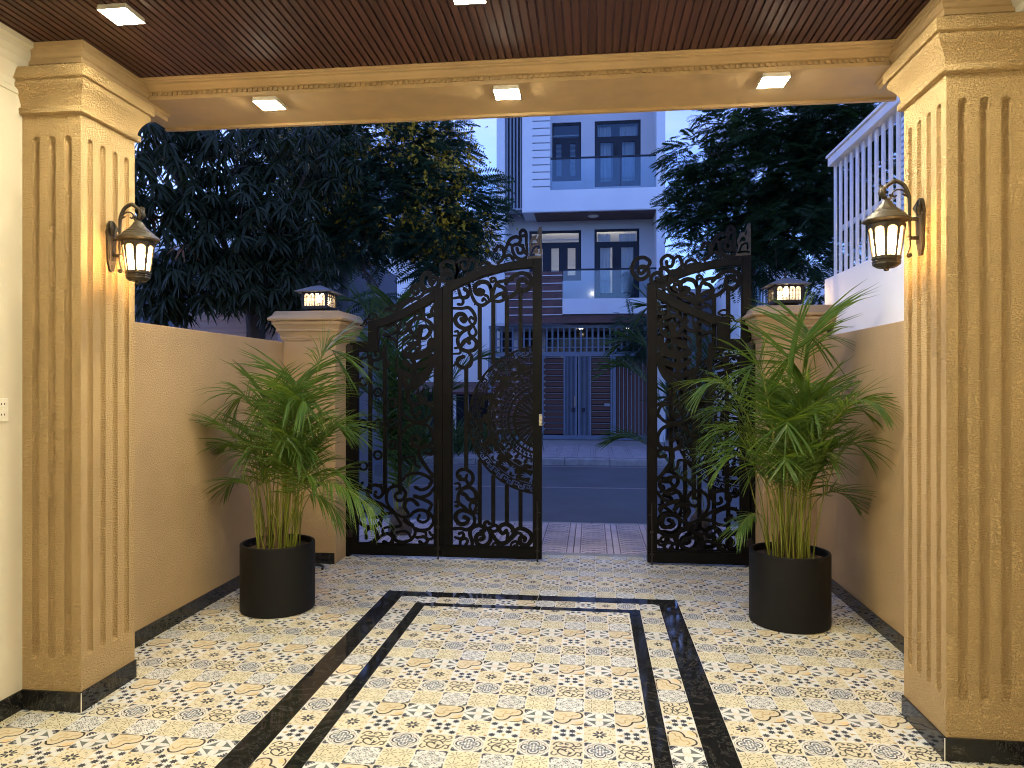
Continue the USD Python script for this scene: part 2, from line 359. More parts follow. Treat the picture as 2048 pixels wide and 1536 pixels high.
# ---------------------------------------------------------------- the porch
def base_of(path):
    t = stage.GetPrimAtPath("/".join(path.split("/")[:3])).GetAttribute("xformOp:translate")
    return np.array(t.Get()) if t and t.Get() is not None else np.zeros(3)

def wpart(parent, name, mb, mat, smooth=False, **k):
    """A part given in world coordinates."""
    vf = mb.get() if isinstance(mb, MB) else (mb if isinstance(mb, tuple) else meshkit.arrays(mb)[:2])
    return part(parent, name, xf(vf, t=-base_of(parent)), mat, smooth, **k)

rng = np.random.default_rng(7)
ZC = 3.36                                   # underside of the slats
XL, XR = -2.876, 1.870                      # white walls of the porch
YB = -3.2
# column faces
CL, CR, CY0, CY1 = -2.555, 1.548, 3.31, 3.735

# ---- ceiling
ce = struct("ceiling")
wpart(ce, "backing_board", MB().box(XL, XR, YB, 3.80, ZC + 0.014, ZC + 0.03), "brown_panel")
pitch = 0.0392
k = int((XR - XL) / pitch)
slat_v = MB().add(*MB().extr(Polygon([(-0.0145, ZC + 0.014), (-0.0145, ZC + 0.0015), (-0.013, ZC), (0.013, ZC), (0.0145, ZC + 0.0015), (0.0145, ZC + 0.014)]), YB, 3.79).get()).get()
for i in range(k):
    x = XL + pitch * (i + 0.5)
    part(ce, "slat", xf(slat_v, t=(0, 0, rng.uniform(-0.0006, 0.0006))), "ceiling_wood", loc=(x, 0, 0))
roof = struct("roof_slab")
wpart(roof, "slab", MB().box(XL - 0.25, XR + 0.25, YB - 0.3, 4.27, ZC + 0.05, ZC + 0.40), "white_paint")

# ---- beam and its mouldings
BX0, BX1, BY0, BY1, BZ = -2.70, 1.72, 3.83, 4.275, 3.28
be = thing("porch_beam", "tan painted beam with stepped cornice and dentils spanning above the gate opening", "beam", (-0.5, BY0, BZ))
wpart(be, "beam_body", MB().box(BX0, BX1, BY0, BY1, BZ, ZC + 0.05).box(BX0, BX1, BY1 - 0.028, BY1, BZ - 0.016, BZ), "tan_paint")
def crown_profile():
    return [(0.0, 0.0), (0.008, 0.0), (0.010, 0.020), (0.0055, 0.021), (0.0065, 0.040), (0.028, 0.042), (0.034, 0.048), (0.044, 0.053), (0.052, 0.058),
            (0.054, 0.0595), (0.058, 0.0575), (0.062, 0.061), (0.064, 0.065), (0.084, 0.067), (0.087, 0.071), (0.104, 0.073), (0.107, 0.076), (0.120, 0.078), (0.120, 0.0805), (0.0, 0.0805)]
pr = crown_profile()
wpart(be, "crown_moulding", MB().loft([[(x, BY0 - o, BZ + z) for o, z in pr] for x in (CL + 0.03, CR - 0.03)]), "tan_paint")
for i in range(int((CR - CL - 0.06) / 0.030)):
    x = CL + 0.035 + i * 0.030
    wpart(be, "dentil", MB().box(x, x + 0.017, BY0 - 0.0165, BY0 - 0.0058, BZ + 0.0215, BZ + 0.0395), "tan_paint")

# ---- fluted columns
CAP = [(0, 3.012), (0.014, 3.012), (0.022, 3.018), (0.024, 3.040), (0.020, 3.047), (0.010, 3.052), (0.011, 3.062), (0.016, 3.082), (0.026, 3.105), (0.040, 3.126),
       (0.052, 3.138), (0.058, 3.150), (0.059, 3.163), (0.054, 3.168), (0.055, 3.173), (0.069, 3.176), (0.073, 3.182), (0.073, 3.224), (0.067, 3.233), (0.0, 3.236)]
def column(side):
    x0, x1 = (XL - 0.10, CL) if side < 0 else (CR, XR + 0.10)
    fx = CL if side < 0 else CR
    lab = "tan fluted stucco column left of the gate, lantern on its inner face" if side < 0 else "tan fluted stucco column right of the gate, cut off by the frame"
    lab = "tan fluted stucco column beside the white wall with the power socket" if side < 0 else "tan fluted stucco column in front of the white slatted screen"
    co = thing("fluted_column", lab, "column", ((x0 + x1) / 2, (CY0 + CY1) / 2, 0))
    body = m3.Manifold.hull_points(np.array([[x, y, z] for z in (0.0, 3.03) for x, y in
            [(x0, CY0), (x0, CY1), (x1, CY1), (x1, CY0)]]))
    cut = []
    def groove(cx, cy, dx, dy):          # a flute with rounded ends: hull of two squashed spheres
        r = 0.021
        for_z = []
        for z in (0.262 + r, 2.905 - r):
            s = m3.Manifold.sphere(1.0, 14).scale((r if dx else 0.025, r if dy else 0.025, r)).translate((cx, cy, z))
            for_z.append(s)
        return m3.Manifold.batch_hull(for_z)
    xa, xb = (XL, CL) if side < 0 else (XR, CR)
    for f in (0.235, 0.51, 0.785):
        cut.append(groove(xa + (xb - xa) * f, CY0, True, False))
    for f in (0.16, 0.385, 0.61, 0.835):
        cut.append(groove(fx, CY0 + (CY1 - CY0) * f, False, True))
    for c in cut: body = body - c
    wpart(co, "shaft", MB().mesh(body), "tan_stucco", smooth=35)
    wpart(co, "capital", MB().rectrings(x0, x1, CY0, CY1, CAP), "tan_stucco", smooth=40)
    en = [(0, 3.236), (0.006, 3.236), (0.007, 3.262), (0.016, 3.264), (0.018, 3.286), (0.026, 3.292), (0.034, 3.305), (0.035, 3.318), (0.040, 3.321), (0.041, 3.334), (0.046, 3.337), (0.047, 3.359), (0, 3.3595)]
    y1 = BY0 + 0.2
    wpart(co, "entablature_moulding", MB().rectrings(x0, x1, CY0, y1, en), "tan_paint")
    for i in range(11):                   # dentils under the moulding on the front face
        xx = (XL if side < 0 else CR) + 0.012 + i * 0.03
        wpart(co, "dentil", MB().box(xx, xx + 0.017, CY0 - 0.0145, CY0 - 0.0062, 3.264 - 0.021, 3.2625), "tan_paint")
    # black skirting slabs
    t = 0.012
    xs = (XL, CL + t) if side < 0 else (CR - t, XR)
    wpart(co, "skirting_slab", MB().box(xs[0] + 0.001, xs[1] - 0.0015, CY0 - t, CY0 - 0.0005, 0.0005, 0.100, 0.0012), "black_granite")
    xx = (CL + 0.0005, CL + t) if side < 0 else (CR - t, CR - 0.0005)
    wpart(co, "skirting_slab", MB().box(xx[0], xx[1], CY0 + 0.0015 - t, CY1, 0.0005, 0.100, 0.0012), "black_granite")
    ex = CL + t if side < 0 else CR - t
    wpart(co, "skirting_joint", MB().box(ex - 0.002, ex + 0.002, CY0 - t - 0.0012, CY0 - t + 0.002, 0.0, 0.0995), "grout_white")
    return co
column(-1); column(1)

# ---- white porch walls, skirting, cornice, socket
for side in (-1, 1):
    x = XL if side < 0 else XR
    w = thing("porch_wall", "cream porch wall left of the left column, with a power socket" if side < 0 else "cream porch wall beside the right fluted column", "wall", (x, 0, 0))
    x0, x1 = (x - 0.18, x) if side < 0 else (x, x + 0.18)
    wpart(w, "wall_face", MB().box(x0, x1, YB, CY0 + 0.02, 0, ZC + 0.05), "cream_paint")
    s = 1 if side < 0 else -1
    pw = [(0, 3.11), (0.008, 3.11), (0.012, 3.135), (0.006, 3.14), (0.010, 3.17), (0.022, 3.20), (0.03, 3.225), (0.033, 3.24), (0.045, 3.25), (0.05, 3.275), (0.075, 3.30), (0.08, 3.325), (0.10, 3.335), (0.105, 3.358), (0, 3.3585)]
    wpart(w, "cornice", MB().loft([[(x + s * o, y, z) for o, z in pw] for y in (YB, CY0 - 0.004)]), "cream_paint")
    for i in range(8):
        y0 = CY0 - 0.014 - 0.8 * (i + 1)
        wpart(w, "skirting_slab", MB().box(min(x + s * 0.0005, x + s * 0.011), max(x + s * 0.0005, x + s * 0.011), max(y0, YB) + 0.001, y0 + 0.799, 0.0005, 0.100, 0.001), "black_granite")
bw = struct("porch_back_wall")
wpart(bw, "wall_face", MB().box(XL, XR, YB - 0.2, YB, 0, ZC + 0.05), "cream_paint")

# socket: wall plate with two outlets
so = thing("power_socket", "cream double power socket plate on the porch wall beside the left column", "socket", (XL, 3.16, 1.525))
wpart(so, "wall_plate", MB().box(XL + 0.0005, XL + 0.010, 3.10, 3.215, 1.465, 1.58, 0.003), "plastic_white")
for z in (1.552, 1.500):
    o = wpart(so, "outlet", MB().box(XL + 0.010, XL + 0.013, 3.115, 3.2, z - 0.017, z + 0.017, 0.0012), "plastic_white")
    for y in (3.135, 3.150, 3.168, 3.186):
        wpart(o, "slot", MB().box(XL + 0.0125, XL + 0.0134, y - 0.0025, y + 0.0025, z - 0.005, z + 0.005), "rubber_black")

# ---- garden walls with skirting
GL, GR = -2.84, 1.905
for side in (-1, 1):
    x = GL if side < 0 else GR
    s = 1 if side < 0 else -1
    w = thing("garden_wall", "tan stucco garden wall behind the left potted palm" if side < 0 else "tan stucco garden wall behind the right potted palm, below the white screen", "wall", (x, 5.0, 0))
    xa, xb = (x - 0.15, x) if side < 0 else (x, x + 0.12)
    wpart(w, "wall_face", MB().box(xa, xb, CY1 - 0.02, 6.31, 0, 2.04, 0.006), "tan_stucco_fine")
    ys = [CY1 + 0.0015, 4.64, 5.52, 6.29]
    for a, b in zip(ys[:-1], ys[1:]):
        wpart(w, "skirting_slab", MB().box(min(x + s * 0.0005, x + s * 0.012), max(x + s * 0.0005, x + s * 0.012), a + 0.0012, b - 0.0012, 0.0005, 0.100, 0.001), "black_granite")

# ---- gate posts with moulded caps
PCAP = [(0.0, 2.050), (0.012, 2.050), (0.014, 2.066), (0.020, 2.068), (0.022, 2.078), (0.016, 2.083), (0.022, 2.105), (0.034, 2.123), (0.036, 2.131), (0.048, 2.133), (0.050, 2.145), (0.045, 2.150),
        (0.053, 2.170), (0.066, 2.186), (0.068, 2.192), (0.076, 2.194), (0.078, 2.222), (0.074, 2.226), (0.098, 2.229), (0.105, 2.238), (0.104, 2.252), (0.094, 2.262), (0.072, 2.28), (0.058, 2.312), (0.05, 2.318), (0.0, 2.320)]
PL = (-2.835, -2.335); PR = (1.462, 1.962); PY = (6.29, 6.79)
for side, (x0, x1) in ((-1, PL), (1, PR)):
    p = thing("gate_post", "tan gate post with moulded cap standing left of the gate" if side < 0 else "tan gate post with moulded cap at the white neighbour wall, right of the gate", "gate post", ((x0 + x1) / 2, 6.54, 0))
    wpart(p, "shaft", MB().box(x0, x1, PY[0], PY[1], 0, 2.052, 0.006), "tan_stucco_fine")
    wpart(p, "cap", MB().rectrings(x0, x1, PY[0], PY[1], PCAP), "tan_stucco_fine", smooth=40)
    wpart(p, "skirting_slab", MB().box(x0 + 0.02, x1 - 0.006, PY[0] - 0.012, PY[0] - 0.0005, 0.0005, 0.10, 0.001), "black_granite")

# ---- square panel lights
def panel_light(loc, lit="panel_light"):
    t = thing("ceiling_light", None, "ceiling light", loc)
    h = 0.072
    part(t, "housing", MB().rectrings(-h + 0.004, h - 0.004, -h + 0.004, h - 0.004, [(0.0, 0.0), (0.0, -0.004), (0.003, -0.0225), (0.0035, -0.0235), (0.0, -0.0238)]).get(), "plastic_white")
    part(t, "diffuser", MB().box(-h + 0.006, h - 0.006, -h + 0.006, h - 0.006, -0.0262, -0.0239, 0.001).get(), lit)
    return t
LX = (-2.145, -0.533, 1.08)
lab = ["lit square panel light on the wood ceiling near the left column", "lit square panel light cut off at the top edge, mid ceiling", "lit square panel light on the wood ceiling toward the right wall"]
src = panel_light((LX[0], 3.04, ZC)); tag(stage.GetPrimAtPath(src), lab[0], None, "square lights on the wood ceiling")
for row in range(4):
    for i, x in enumerate(LX):
        if row == 0 and i == 0: continue
        dup(src, "ceiling_light", lab[i] if row == 0 else "lit square panel light on the wood ceiling, %s row behind the viewpoint, %s" % (("first", "second", "third")[row - 1], ("left", "middle", "right")[i]), (x, 3.04 - 1.55 * row, ZC), group="square lights on the wood ceiling")
src2 = None
for x, l in zip((-1.845, -0.465, 0.962), ("lit square light under the beam above the left palm", "lit square light under the beam left of the white house", "lit square light under the beam above the right gate leaf")):
    if src2 is None:
        src2 = panel_light((x, 3.912, BZ), "beam_panel_light"); tag(stage.GetPrimAtPath(src2), l, None, "square lights under the beam")
    else: dup(src2, "ceiling_light", l, (x, 3.912, BZ), group="square lights under the beam")
# ---------------------------------------------------------------- patterned floor
T = 0.15
CREAM, WHITE, NAVY, GREY, TAN, BLACK, LTAN = (0.675, 0.605, 0.435), (0.69, 0.68, 0.645), (0.05, 0.054, 0.064), (0.15, 0.165, 0.155), (0.38, 0.265, 0.14), (0.035, 0.033, 0.03), (0.70, 0.50, 0.28)
def petal(cx, cy, a, l, w, r0=0.0):
    """A leaf-shaped drop pointing along angle a from r0."""
    t = np.linspace(0, math.pi, 6)
    px = r0 + l * (1 - np.cos(t)) / 2; py = w * np.sin(t) ** 0.9 * 0.5
    pts = list(zip(px, py)) + list(zip(px[::-1][1:-1], -py[::-1][1:-1]))
    c, s = math.cos(a), math.sin(a)
    return Polygon([(cx + c * x - s * y, cy + s * x + c * y) for x, y in pts])
def line(pts, w, n=5): return LineString(spline(pts, n)).buffer(w * 0.64, quad_segs=2, cap_style="round")
def disc(x, y, r, q=3): return Point(x, y).buffer(r, quad_segs=q)
def star(x, y, r, k=8, inner=0.55, ph=0.0): return Polygon([(x + (r if i % 2 == 0 else r * inner) * math.cos(ph + math.pi * i / k), y + (r if i % 2 == 0 else r * inner) * math.sin(ph + math.pi * i / k)) for i in range(2 * k)])
def four(gs):
    out = []
    for g in gs:
        for k in range(4): out.append(affinity.rotate(g, 90 * k, origin=(0, 0)))
    return out
def quatrefoil(r, d, q=5): return unary_union([disc(d, 0, r, q), disc(-d, 0, r, q), disc(0, d, r, q), disc(0, -d, r, q), sbox(-d, -d * 0.8, d, d * 0.8)])
H = 0.5       # motifs are drawn on a unit square and scaled
def motif_flower():
    corner = [petal(0.5, 0.5, math.radians(q), 0.20, 0.06, 0.05) for q in (190, 212, 238, 260)] + [disc(0.27, 0.44, 0.036), disc(0.44, 0.27, 0.036), disc(0.47, 0.47, 0.03)]
    dia = Polygon([(0.5, 0), (0, 0.5), (-0.5, 0), (0, -0.5)])
    pet = [petal(0, 0, math.radians(90 * k), 0.47, 0.20 if k % 2 == 0 else 0.27) for k in range(4)]
    st = four([line([(0.03, 0.0), (0.15, 0.012)], 0.016)]) + four([line([(0.03, 0.03), (0.1, 0.1)], 0.014)])
    return WHITE, [(dia, GREY), (unary_union(pet), WHITE), (unary_union(st), LTAN), (unary_union(four(corner)).difference(dia), NAVY)]
def motif_cloud():
    a = unary_union([Polygon([(-0.5, 0.5), (-0.5, -0.12), (-0.25, -0.3), (0.0, -0.22), (0.1, 0.0), (0.34, 0.02), (0.44, 0.2), (0.36, 0.38), (0.2, 0.42), (-0.1, 0.5)])]).buffer(-0.03).buffer(0.06, quad_segs=4)
    rim = line([(-0.46, -0.2), (-0.32, -0.36), (-0.12, -0.36), (0.03, -0.2), (0.08, -0.06), (0.22, -0.04), (0.4, 0.06), (0.45, 0.25), (0.36, 0.42), (0.24, 0.45)], 0.05)
    inn = line([(-0.4, -0.06), (-0.3, -0.16), (-0.16, -0.1), (-0.18, 0.02), (-0.06, 0.1), (0.1, 0.1), (0.12, 0.22), (0.26, 0.24), (0.3, 0.34)], 0.03)
    b = line([(-0.3, 0.2), (-0.2, 0.3), (-0.08, 0.24), (-0.14, 0.16)], 0.045)
    sm = unary_union([disc(0.3, -0.32, 0.1), disc(0.42, -0.24, 0.08)]); smr = line([(0.12, -0.44), (0.24, -0.45), (0.36, -0.42), (0.47, -0.34)], 0.04)
    return (0.66, 0.59, 0.45), [(a.intersection(sbox(-H, -H, H, H)), (0.655, 0.555, 0.37)), (rim, (0.05, 0.045, 0.035)), (inn, (0.42, 0.29, 0.14)), (b, (0.55, 0.40, 0.2)), (sm, (0.72, 0.52, 0.28)), (smr, (0.10, 0.07, 0.04)), (line([(-0.46, 0.47), (-0.2, 0.48), (0.1, 0.47)], 0.035), (0.16, 0.11, 0.06))]
def motif_daisy():
    pet = [petal(0, 0, math.radians(22.5 + 45 * k), 0.20, 0.085, 0.05) for k in range(8)]
    ring = four([disc(0.33, 0, 0.055).difference(disc(0.33, 0, 0.03))])
    br = four([line([(0.2, 0.33), (0.28, 0.34), (0.27, 0.28)], 0.022), line([(0.34, 0.2), (0.35, 0.28)], 0.022)])
    cor = four([petal(0.5, 0.5, math.radians(225), 0.15, 0.08, 0.0), disc(0.40, 0.13, 0.02), disc(0.13, 0.40, 0.02), petal(0.5, 0.0, math.pi, 0.09, 0.05)])
    return CREAM, [(unary_union(pet), NAVY), (unary_union(ring), TAN), (unary_union(br), (0.2, 0.17, 0.12)), (unary_union(cor), TAN)]
def motif_stars():
    s = [star(x, y, 0.142) for x in (-0.145, 0.145) for y in (-0.13, 0.13)] + [star(x, y, 0.142) for x in (-0.37, 0.37) for y in (-0.37, 0.37)]
    w = four([Polygon([(0.5, 0), (0.27, 0.12), (0.23, 0), (0.27, -0.12)])]) 
    t = four([Polygon([(0.46, 0.0), (0.3, 0.055), (0.3, -0.055)])])
    return WHITE, [(unary_union(w), CREAM), (unary_union(t), TAN), (unary_union(s), NAVY)]
def motif_oval():
    q = quatrefoil(0.185, 0.225); q2 = quatrefoil(0.145, 0.21); q3 = quatrefoil(0.108, 0.19)
    hole = unary_union([disc(0, 0, 0.04)] + four([disc(0.1, 0, 0.04)]) + four([disc(0.085, 0.085, 0.03)]) + four([disc(0.19, 0, 0.035)]))
    thin = quatrefoil(0.235, 0.235).difference(quatrefoil(0.222, 0.233))
    cor = four([line([(0.26, 0.47), (0.33, 0.40), (0.40, 0.44), (0.46, 0.38)], 0.028), line([(0.47, 0.26), (0.40, 0.32), (0.43, 0.39)], 0.028), petal(0.36, 0.36, math.radians(45), 0.15, 0.06), petal(0.44, 0.47, math.radians(190), 0.16, 0.045), petal(0.47, 0.44, math.radians(262), 0.15, 0.045),
                line([(0.20, 0.36), (0.28, 0.33), (0.33, 0.25), (0.37, 0.2)], 0.014)])
    return (0.68, 0.65, 0.585), [(unary_union(cor), NAVY), (thin, GREY), (q, NAVY), (q2, WHITE), (q3, (0.17, 0.185, 0.21)), (hole.intersection(q3), WHITE)]
def motif_vine():
    w = 0.036
    c = line([(-0.1, -0.36), (-0.26, -0.2), (-0.22, 0.0), (-0.05, 0.1), (0.14, 0.06), (0.24, -0.08)], w)
    c2 = line([(-0.24, -0.1), (-0.4, 0.02), (-0.3, 0.14), (-0.12, 0.13), (0.0, 0.18)], w * 0.85)
    c3 = line([(0.1, 0.1), (0.22, 0.24), (0.14, 0.38), (-0.02, 0.38), (-0.04, 0.28), (0.04, 0.27)], w)
    c4 = unary_union([line([(0.2, 0.22), (0.34, 0.2), (0.44, 0.28), (0.4, 0.38), (0.33, 0.34)], w * 0.9), line([(0.26, 0.1), (0.38, 0.06), (0.46, 0.12)], w * 0.8)])
    c5 = line([(-0.42, 0.24), (-0.36, 0.36), (-0.24, 0.42), (-0.13, 0.34), (-0.2, 0.29)], w)
    c6 = line([(-0.1, -0.36), (0.1, -0.4), (0.24, -0.3), (0.3, -0.16), (0.42, -0.2), (0.42, -0.34), (0.35, -0.36)], w)
    c7 = unary_union([line([(-0.42, -0.16), (-0.46, -0.3), (-0.36, -0.38), (-0.29, -0.30)], w * 0.85), line([(0.05, -0.4), (0.06, -0.24), (0.16, -0.16)], w * 0.8), line([(-0.22, -0.05), (-0.1, -0.06), (-0.02, -0.14)], w * 0.8)])
    lf = [petal(-0.06, -0.06, math.radians(q), 0.12, 0.06) for q in (60, 150, 300)] + [petal(0.05, -0.3, math.radians(40), 0.14, 0.06), petal(0.22, 0.02, math.radians(60), 0.12, 0.055), petal(0.1, -0.2, math.radians(120), 0.1, 0.05), disc(0.03, 0.28, 0.032), disc(-0.2, 0.30, 0.035), disc(0.35, -0.35, 0.035), disc(-0.29, -0.31, 0.034),
          petal(-0.3, 0.14, math.radians(110), 0.11, 0.05), petal(0.34, 0.2, math.radians(200), 0.1, 0.05), petal(0.42, -0.2, math.radians(60), 0.12, 0.055)]
    return CREAM, [(unary_union([c, c2, c3, c4, c5, c6, c7] + lf), (0.05, 0.047, 0.042))]
def motif_dots():
    out = []
    for cx in (-0.25, 0.25):
        for cy in (-0.25, 0.25):
            for k in range(8):
                a = math.radians(45 * k)
                out.append(line([(cx + 0.06 * math.cos(a), cy + 0.06 * math.sin(a)), (cx + 0.19 * math.cos(a), cy + 0.19 * math.sin(a))], 0.017, 2))
                out.append(disc(cx + 0.2 * math.cos(a), cy + 0.2 * math.sin(a), 0.02, 2))
    out += [star(0, 0, 0.06, 4, 0.35), star(0, 0.46, 0.04, 4, 0.35), star(0.46, 0, 0.04, 4, 0.35), star(-0.46, 0, 0.04, 4, 0.35), star(0, -0.46, 0.04, 4, 0.35)]
    return (0.675, 0.61, 0.43), [(unary_union(out).intersection(sbox(-H, -H, H, H)), (0.10, 0.085, 0.05))]
def motif_lace():
    lens = disc(0, 0, 0.19, 5).difference(disc(0, 0, 0.175, 5))
    hts = four([line([(0.2, 0), (0.3, 0.11), (0.42, 0.06), (0.44, 0), (0.42, -0.06), (0.3, -0.11), (0.2, 0)], 0.016)])
    dd = four([disc(0.31, 0.04, 0.034), disc(0.31, -0.04, 0.034), disc(0.09, 0.0, 0.02), disc(0.06, 0.11, 0.03), disc(0.11, 0.06, 0.018), disc(0.37, 0.0, 0.022), disc(0.245, 0.0, 0.02), petal(0.17, 0.17, math.radians(45), 0.12, 0.05), petal(0.2, 0.13, math.radians(20), 0.09, 0.03), petal(0.13, 0.2, math.radians(70), 0.09, 0.03)])
    cor = four([petal(0.5, 0.5, math.radians(q), 0.15, 0.055, 0.04) for q in (195, 225, 255)] + [petal(0.20, 0.44, 0.3, 0.14, 0.045), petal(0.44, 0.20, 1.27, 0.14, 0.045), disc(0.30, 0.30, 0.025), disc(0.36, 0.25, 0.018), disc(0.25, 0.36, 0.018), disc(0.47, 0.1, 0.018), disc(0.47, -0.1, 0.018)])
    hts += four([line([(0.0, 0.47), (0.07, 0.44)], 0.016), line([(0.0, 0.47), (-0.07, 0.44)], 0.016)])
    return WHITE, [(lens, GREY), (unary_union(hts), GREY), (unary_union(dd), (0.09, 0.095, 0.11)), (unary_union(cor), NAVY)]

def partition(motif, size=T - 0.0018):
    """The print as flat coloured pieces that fill the tile's top without overlapping."""
    base, layers = motif
    sq = sbox(-H, -H, H, H); left = sq; pieces = []
    for g, c in reversed(layers):
        g = g.intersection(left).buffer(0)
        pieces.append((g, c)); left = left.difference(g)
    pieces.append((left, base))
    return [(affinity.scale(g.simplify(0.004), size, size, origin=(0, 0)), c) for g, c in pieces]

def tri(poly):
    vs, fs, n = [], [], 0
    for g in getattr(poly, "geoms", [poly]):
        if g.geom_type != "Polygon" or g.is_empty or g.area < 1e-8: continue
        v, f = trimesh.creation.triangulate_polygon(g, engine="earcut")
        vs.append(v); fs.append(f + n); n += len(v)
    return (np.vstack(vs), np.vstack(fs)) if vs else (np.zeros((0, 2)), np.zeros((0, 3), int))

def tile_mesh(pieces, clip=None):
    """(vertices, faces, colours): printed top at z = 0, thin edges down to the bed."""
    V, F, C, n = [], [], [], 0
    for g, c in pieces:
        if clip is not None: g = g.intersection(clip)
        v, f = tri(g)
        if not len(f): continue
        v3 = np.column_stack([v, np.zeros(len(v))])
        nz = np.cross(v3[f[:, 1]] - v3[f[:, 0]], v3[f[:, 2]] - v3[f[:, 0]])[:, 2] < 0
        f = f.copy(); f[nz] = f[nz][:, ::-1]
        V.append(v3); F.append(f + n); C.append(np.tile(c, (len(v3), 1))); n += len(v3)
    s = (T - 0.0018) / 2
    b = sbox(-s, -s, s, s) if clip is None else sbox(-s, -s, s, s).intersection(clip)
    x0, y0, x1, y1 = b.bounds
    ring = np.array([(x0, y0), (x1, y0), (x1, y1), (x0, y1)])
    v3 = np.vstack([np.column_stack([ring, np.zeros(4)]), np.column_stack([ring, np.full(4, -0.006)])])
    f = np.array([[q for q in t] for j in range(4) for t in ((j, j + 4, (j + 1) % 4 + 4), (j, (j + 1) % 4 + 4, (j + 1) % 4))])
    V.append(v3); F.append(f + n); C.append(np.tile(WHITE, (8, 1)))
    return np.vstack(V), np.vstack(F), np.vstack(C)

FL, CLD, DSY, STR, OVL, VIN, DOT, LAC = range(8)
PIECES = [partition(m()) for m in (motif_flower, motif_cloud, motif_daisy, motif_stars, motif_oval, motif_vine, motif_dots, motif_lace)]
WHOLE = [tile_mesh(p) for p in PIECES]
# the sequence away from the viewer, two columns
SEQ = [(FL, CLD), (DOT, LAC), (OVL, VIN), (DSY, STR)]     # row 0 = flower row, going farther: dots, oval, daisy

def lay(dst, cx, cy, k, clip=None, turn=0):
    """Queues a tile centred at (cx, cy); clip is (x0, y0, x1, y1) of the area it is cut to."""
    h = T / 2
    if clip is None or (cx - h >= clip[0] - 1e-4 and cx + h <= clip[2] + 1e-4 and cy - h >= clip[1] - 1e-4 and cy + h <= clip[3] + 1e-4):
        m = WHOLE[k]
    else:
        c = sbox(clip[0] - cx + 0.0006, clip[1] - cy + 0.0006, clip[2] - cx - 0.0006, clip[3] - cy - 0.0006)
        if c.intersection(sbox(-h, -h, h, h)).area < 1e-4: return
        m = tile_mesh(PIECES[k], c)
    v, f, col = m
    if turn: v = v @ rotz(turn * math.pi / 2).T
    dst.append((v, f, col, cx, cy))

Y_NEAR, Y_GATE = 1.2, 6.86
pf = dict(x0=-1.612, x1=0.645, yf=5.525)      # outer edge of the black border
OB, ST, IB = 0.145, 0.150, 0.080
ix0, ix1, iyf = pf["x0"] + OB + ST + IB, pf["x1"] - OB - ST - IB, pf["yf"] - 0.125 - 0.150 - 0.070
outer, inner = [], []
def grid(dst, area, xe, yc, order=0):
    """Fills area (x0, y0, x1, y1); xe: a column edge, yc: centre of a flower row."""
    x0, y0, x1, y1 = area
    for i in range(int(math.floor((x0 - xe) / T)), int(math.ceil((x1 - xe) / T))):
        for j in range(int(math.floor((y0 - yc) / T - 0.5)), int(math.ceil((y1 - yc) / T + 0.5)) + 1):
            lay(dst, xe + (i + 0.5) * T, yc + j * T, SEQ[j % 4][(i + order) % 2], area)
FY = 3.650
grid(outer, (GL - 0.04, Y_NEAR, pf["x0"] - 0.002, pf["yf"]), pf["x0"] - T, FY)
grid(outer, (pf["x1"] + 0.002, Y_NEAR, GR, pf["yf"]), pf["x1"], FY)
grid(outer, (GL - 0.04, pf["yf"] + 0.002, GR + 0.05, Y_GATE), pf["x0"] - T, FY)
grid(inner, (ix0 + 0.001, Y_NEAR, ix1 - 0.001, iyf - 0.001), ix0, 4.115)
# the strips between the two bands: odd single tiles
seqR = [FL, DSY, OVL, DOT, FL, DSY, OVL, DOT, FL, CLD, LAC, VIN, STR, CLD, FL, LAC, VIN, DOT, STR, OVL, DSY, FL, CLD, LAC, VIN, STR, DOT, OVL]
seqL = [OVL, DSY, STR, FL, OVL, DSY, STR, VIN, LAC, CLD, FL, DOT, OVL, DSY, STR, VIN, CLD, FL, LAC, VIN, DOT, STR, OVL, DSY, FL, CLD, LAC, VIN]
sx0, sx1, sy = pf["x0"] + OB, pf["x1"] - OB, pf["yf"] - 0.125
for j in range(28):
    y = sy - T * (j + 0.5)
    if y < Y_NEAR: break
    lay(inner, sx0 + ST / 2, y, seqL[j], (sx0, Y_NEAR, sx0 + ST, sy), j % 3)
    lay(inner, sx1 - ST / 2, y, seqR[j], (sx1 - ST, Y_NEAR, sx1, sy), 0 if j < 9 else j % 2)
seqT = [FL, DSY, OVL, VIN, STR, CLD, LAC, VIN, STR, DSY, OVL, DOT, CLD, FL]
for i in range(14):
    x = sx0 + ST + T * (i + 0.5)
    lay(inner, x, sy - ST / 2, seqT[i % 14], (sx0 + ST + 0.001, sy - ST, sx1 - ST - 0.001, sy))

def put_tiles(parent, tiles, keep):
    """The tiles nearest the viewer each as a part; whatever is past the limit joined."""
    tiles.sort(key=lambda t: t[3] ** 2 + (t[4]) ** 2 if t[4] > 2.3 else 1e3)
    for v, f, col, cx, cy in tiles[:keep]:
        dz = rng.uniform(-0.0003, 0.0003)
        part(parent, "tile", (v, f), "printed_tile", col=col, loc=(cx, cy, dz))
    rest = tiles[keep:]
    if rest:
        n, V, F, C = 0, [], [], []
        for v, f, col, cx, cy in rest:
            V.append(v + (cx, cy, rng.uniform(-0.0003, 0.0003))); F.append(f + n); C.append(col); n += len(v)
        part(parent, "far_tiles", (np.vstack(V), np.vstack(F)), "printed_tile", col=np.vstack(C), kind="stuff")
fl = struct("floor")
part(fl, "bedding", MB().box(XL - 0.2, XR + 0.3, YB - 0.3, Y_GATE, -0.12, -0.0014).get(), "grout_white")
put_tiles(fl, outer, 300)
fp = struct("floor_panel")
put_tiles(fp, inner, 300)
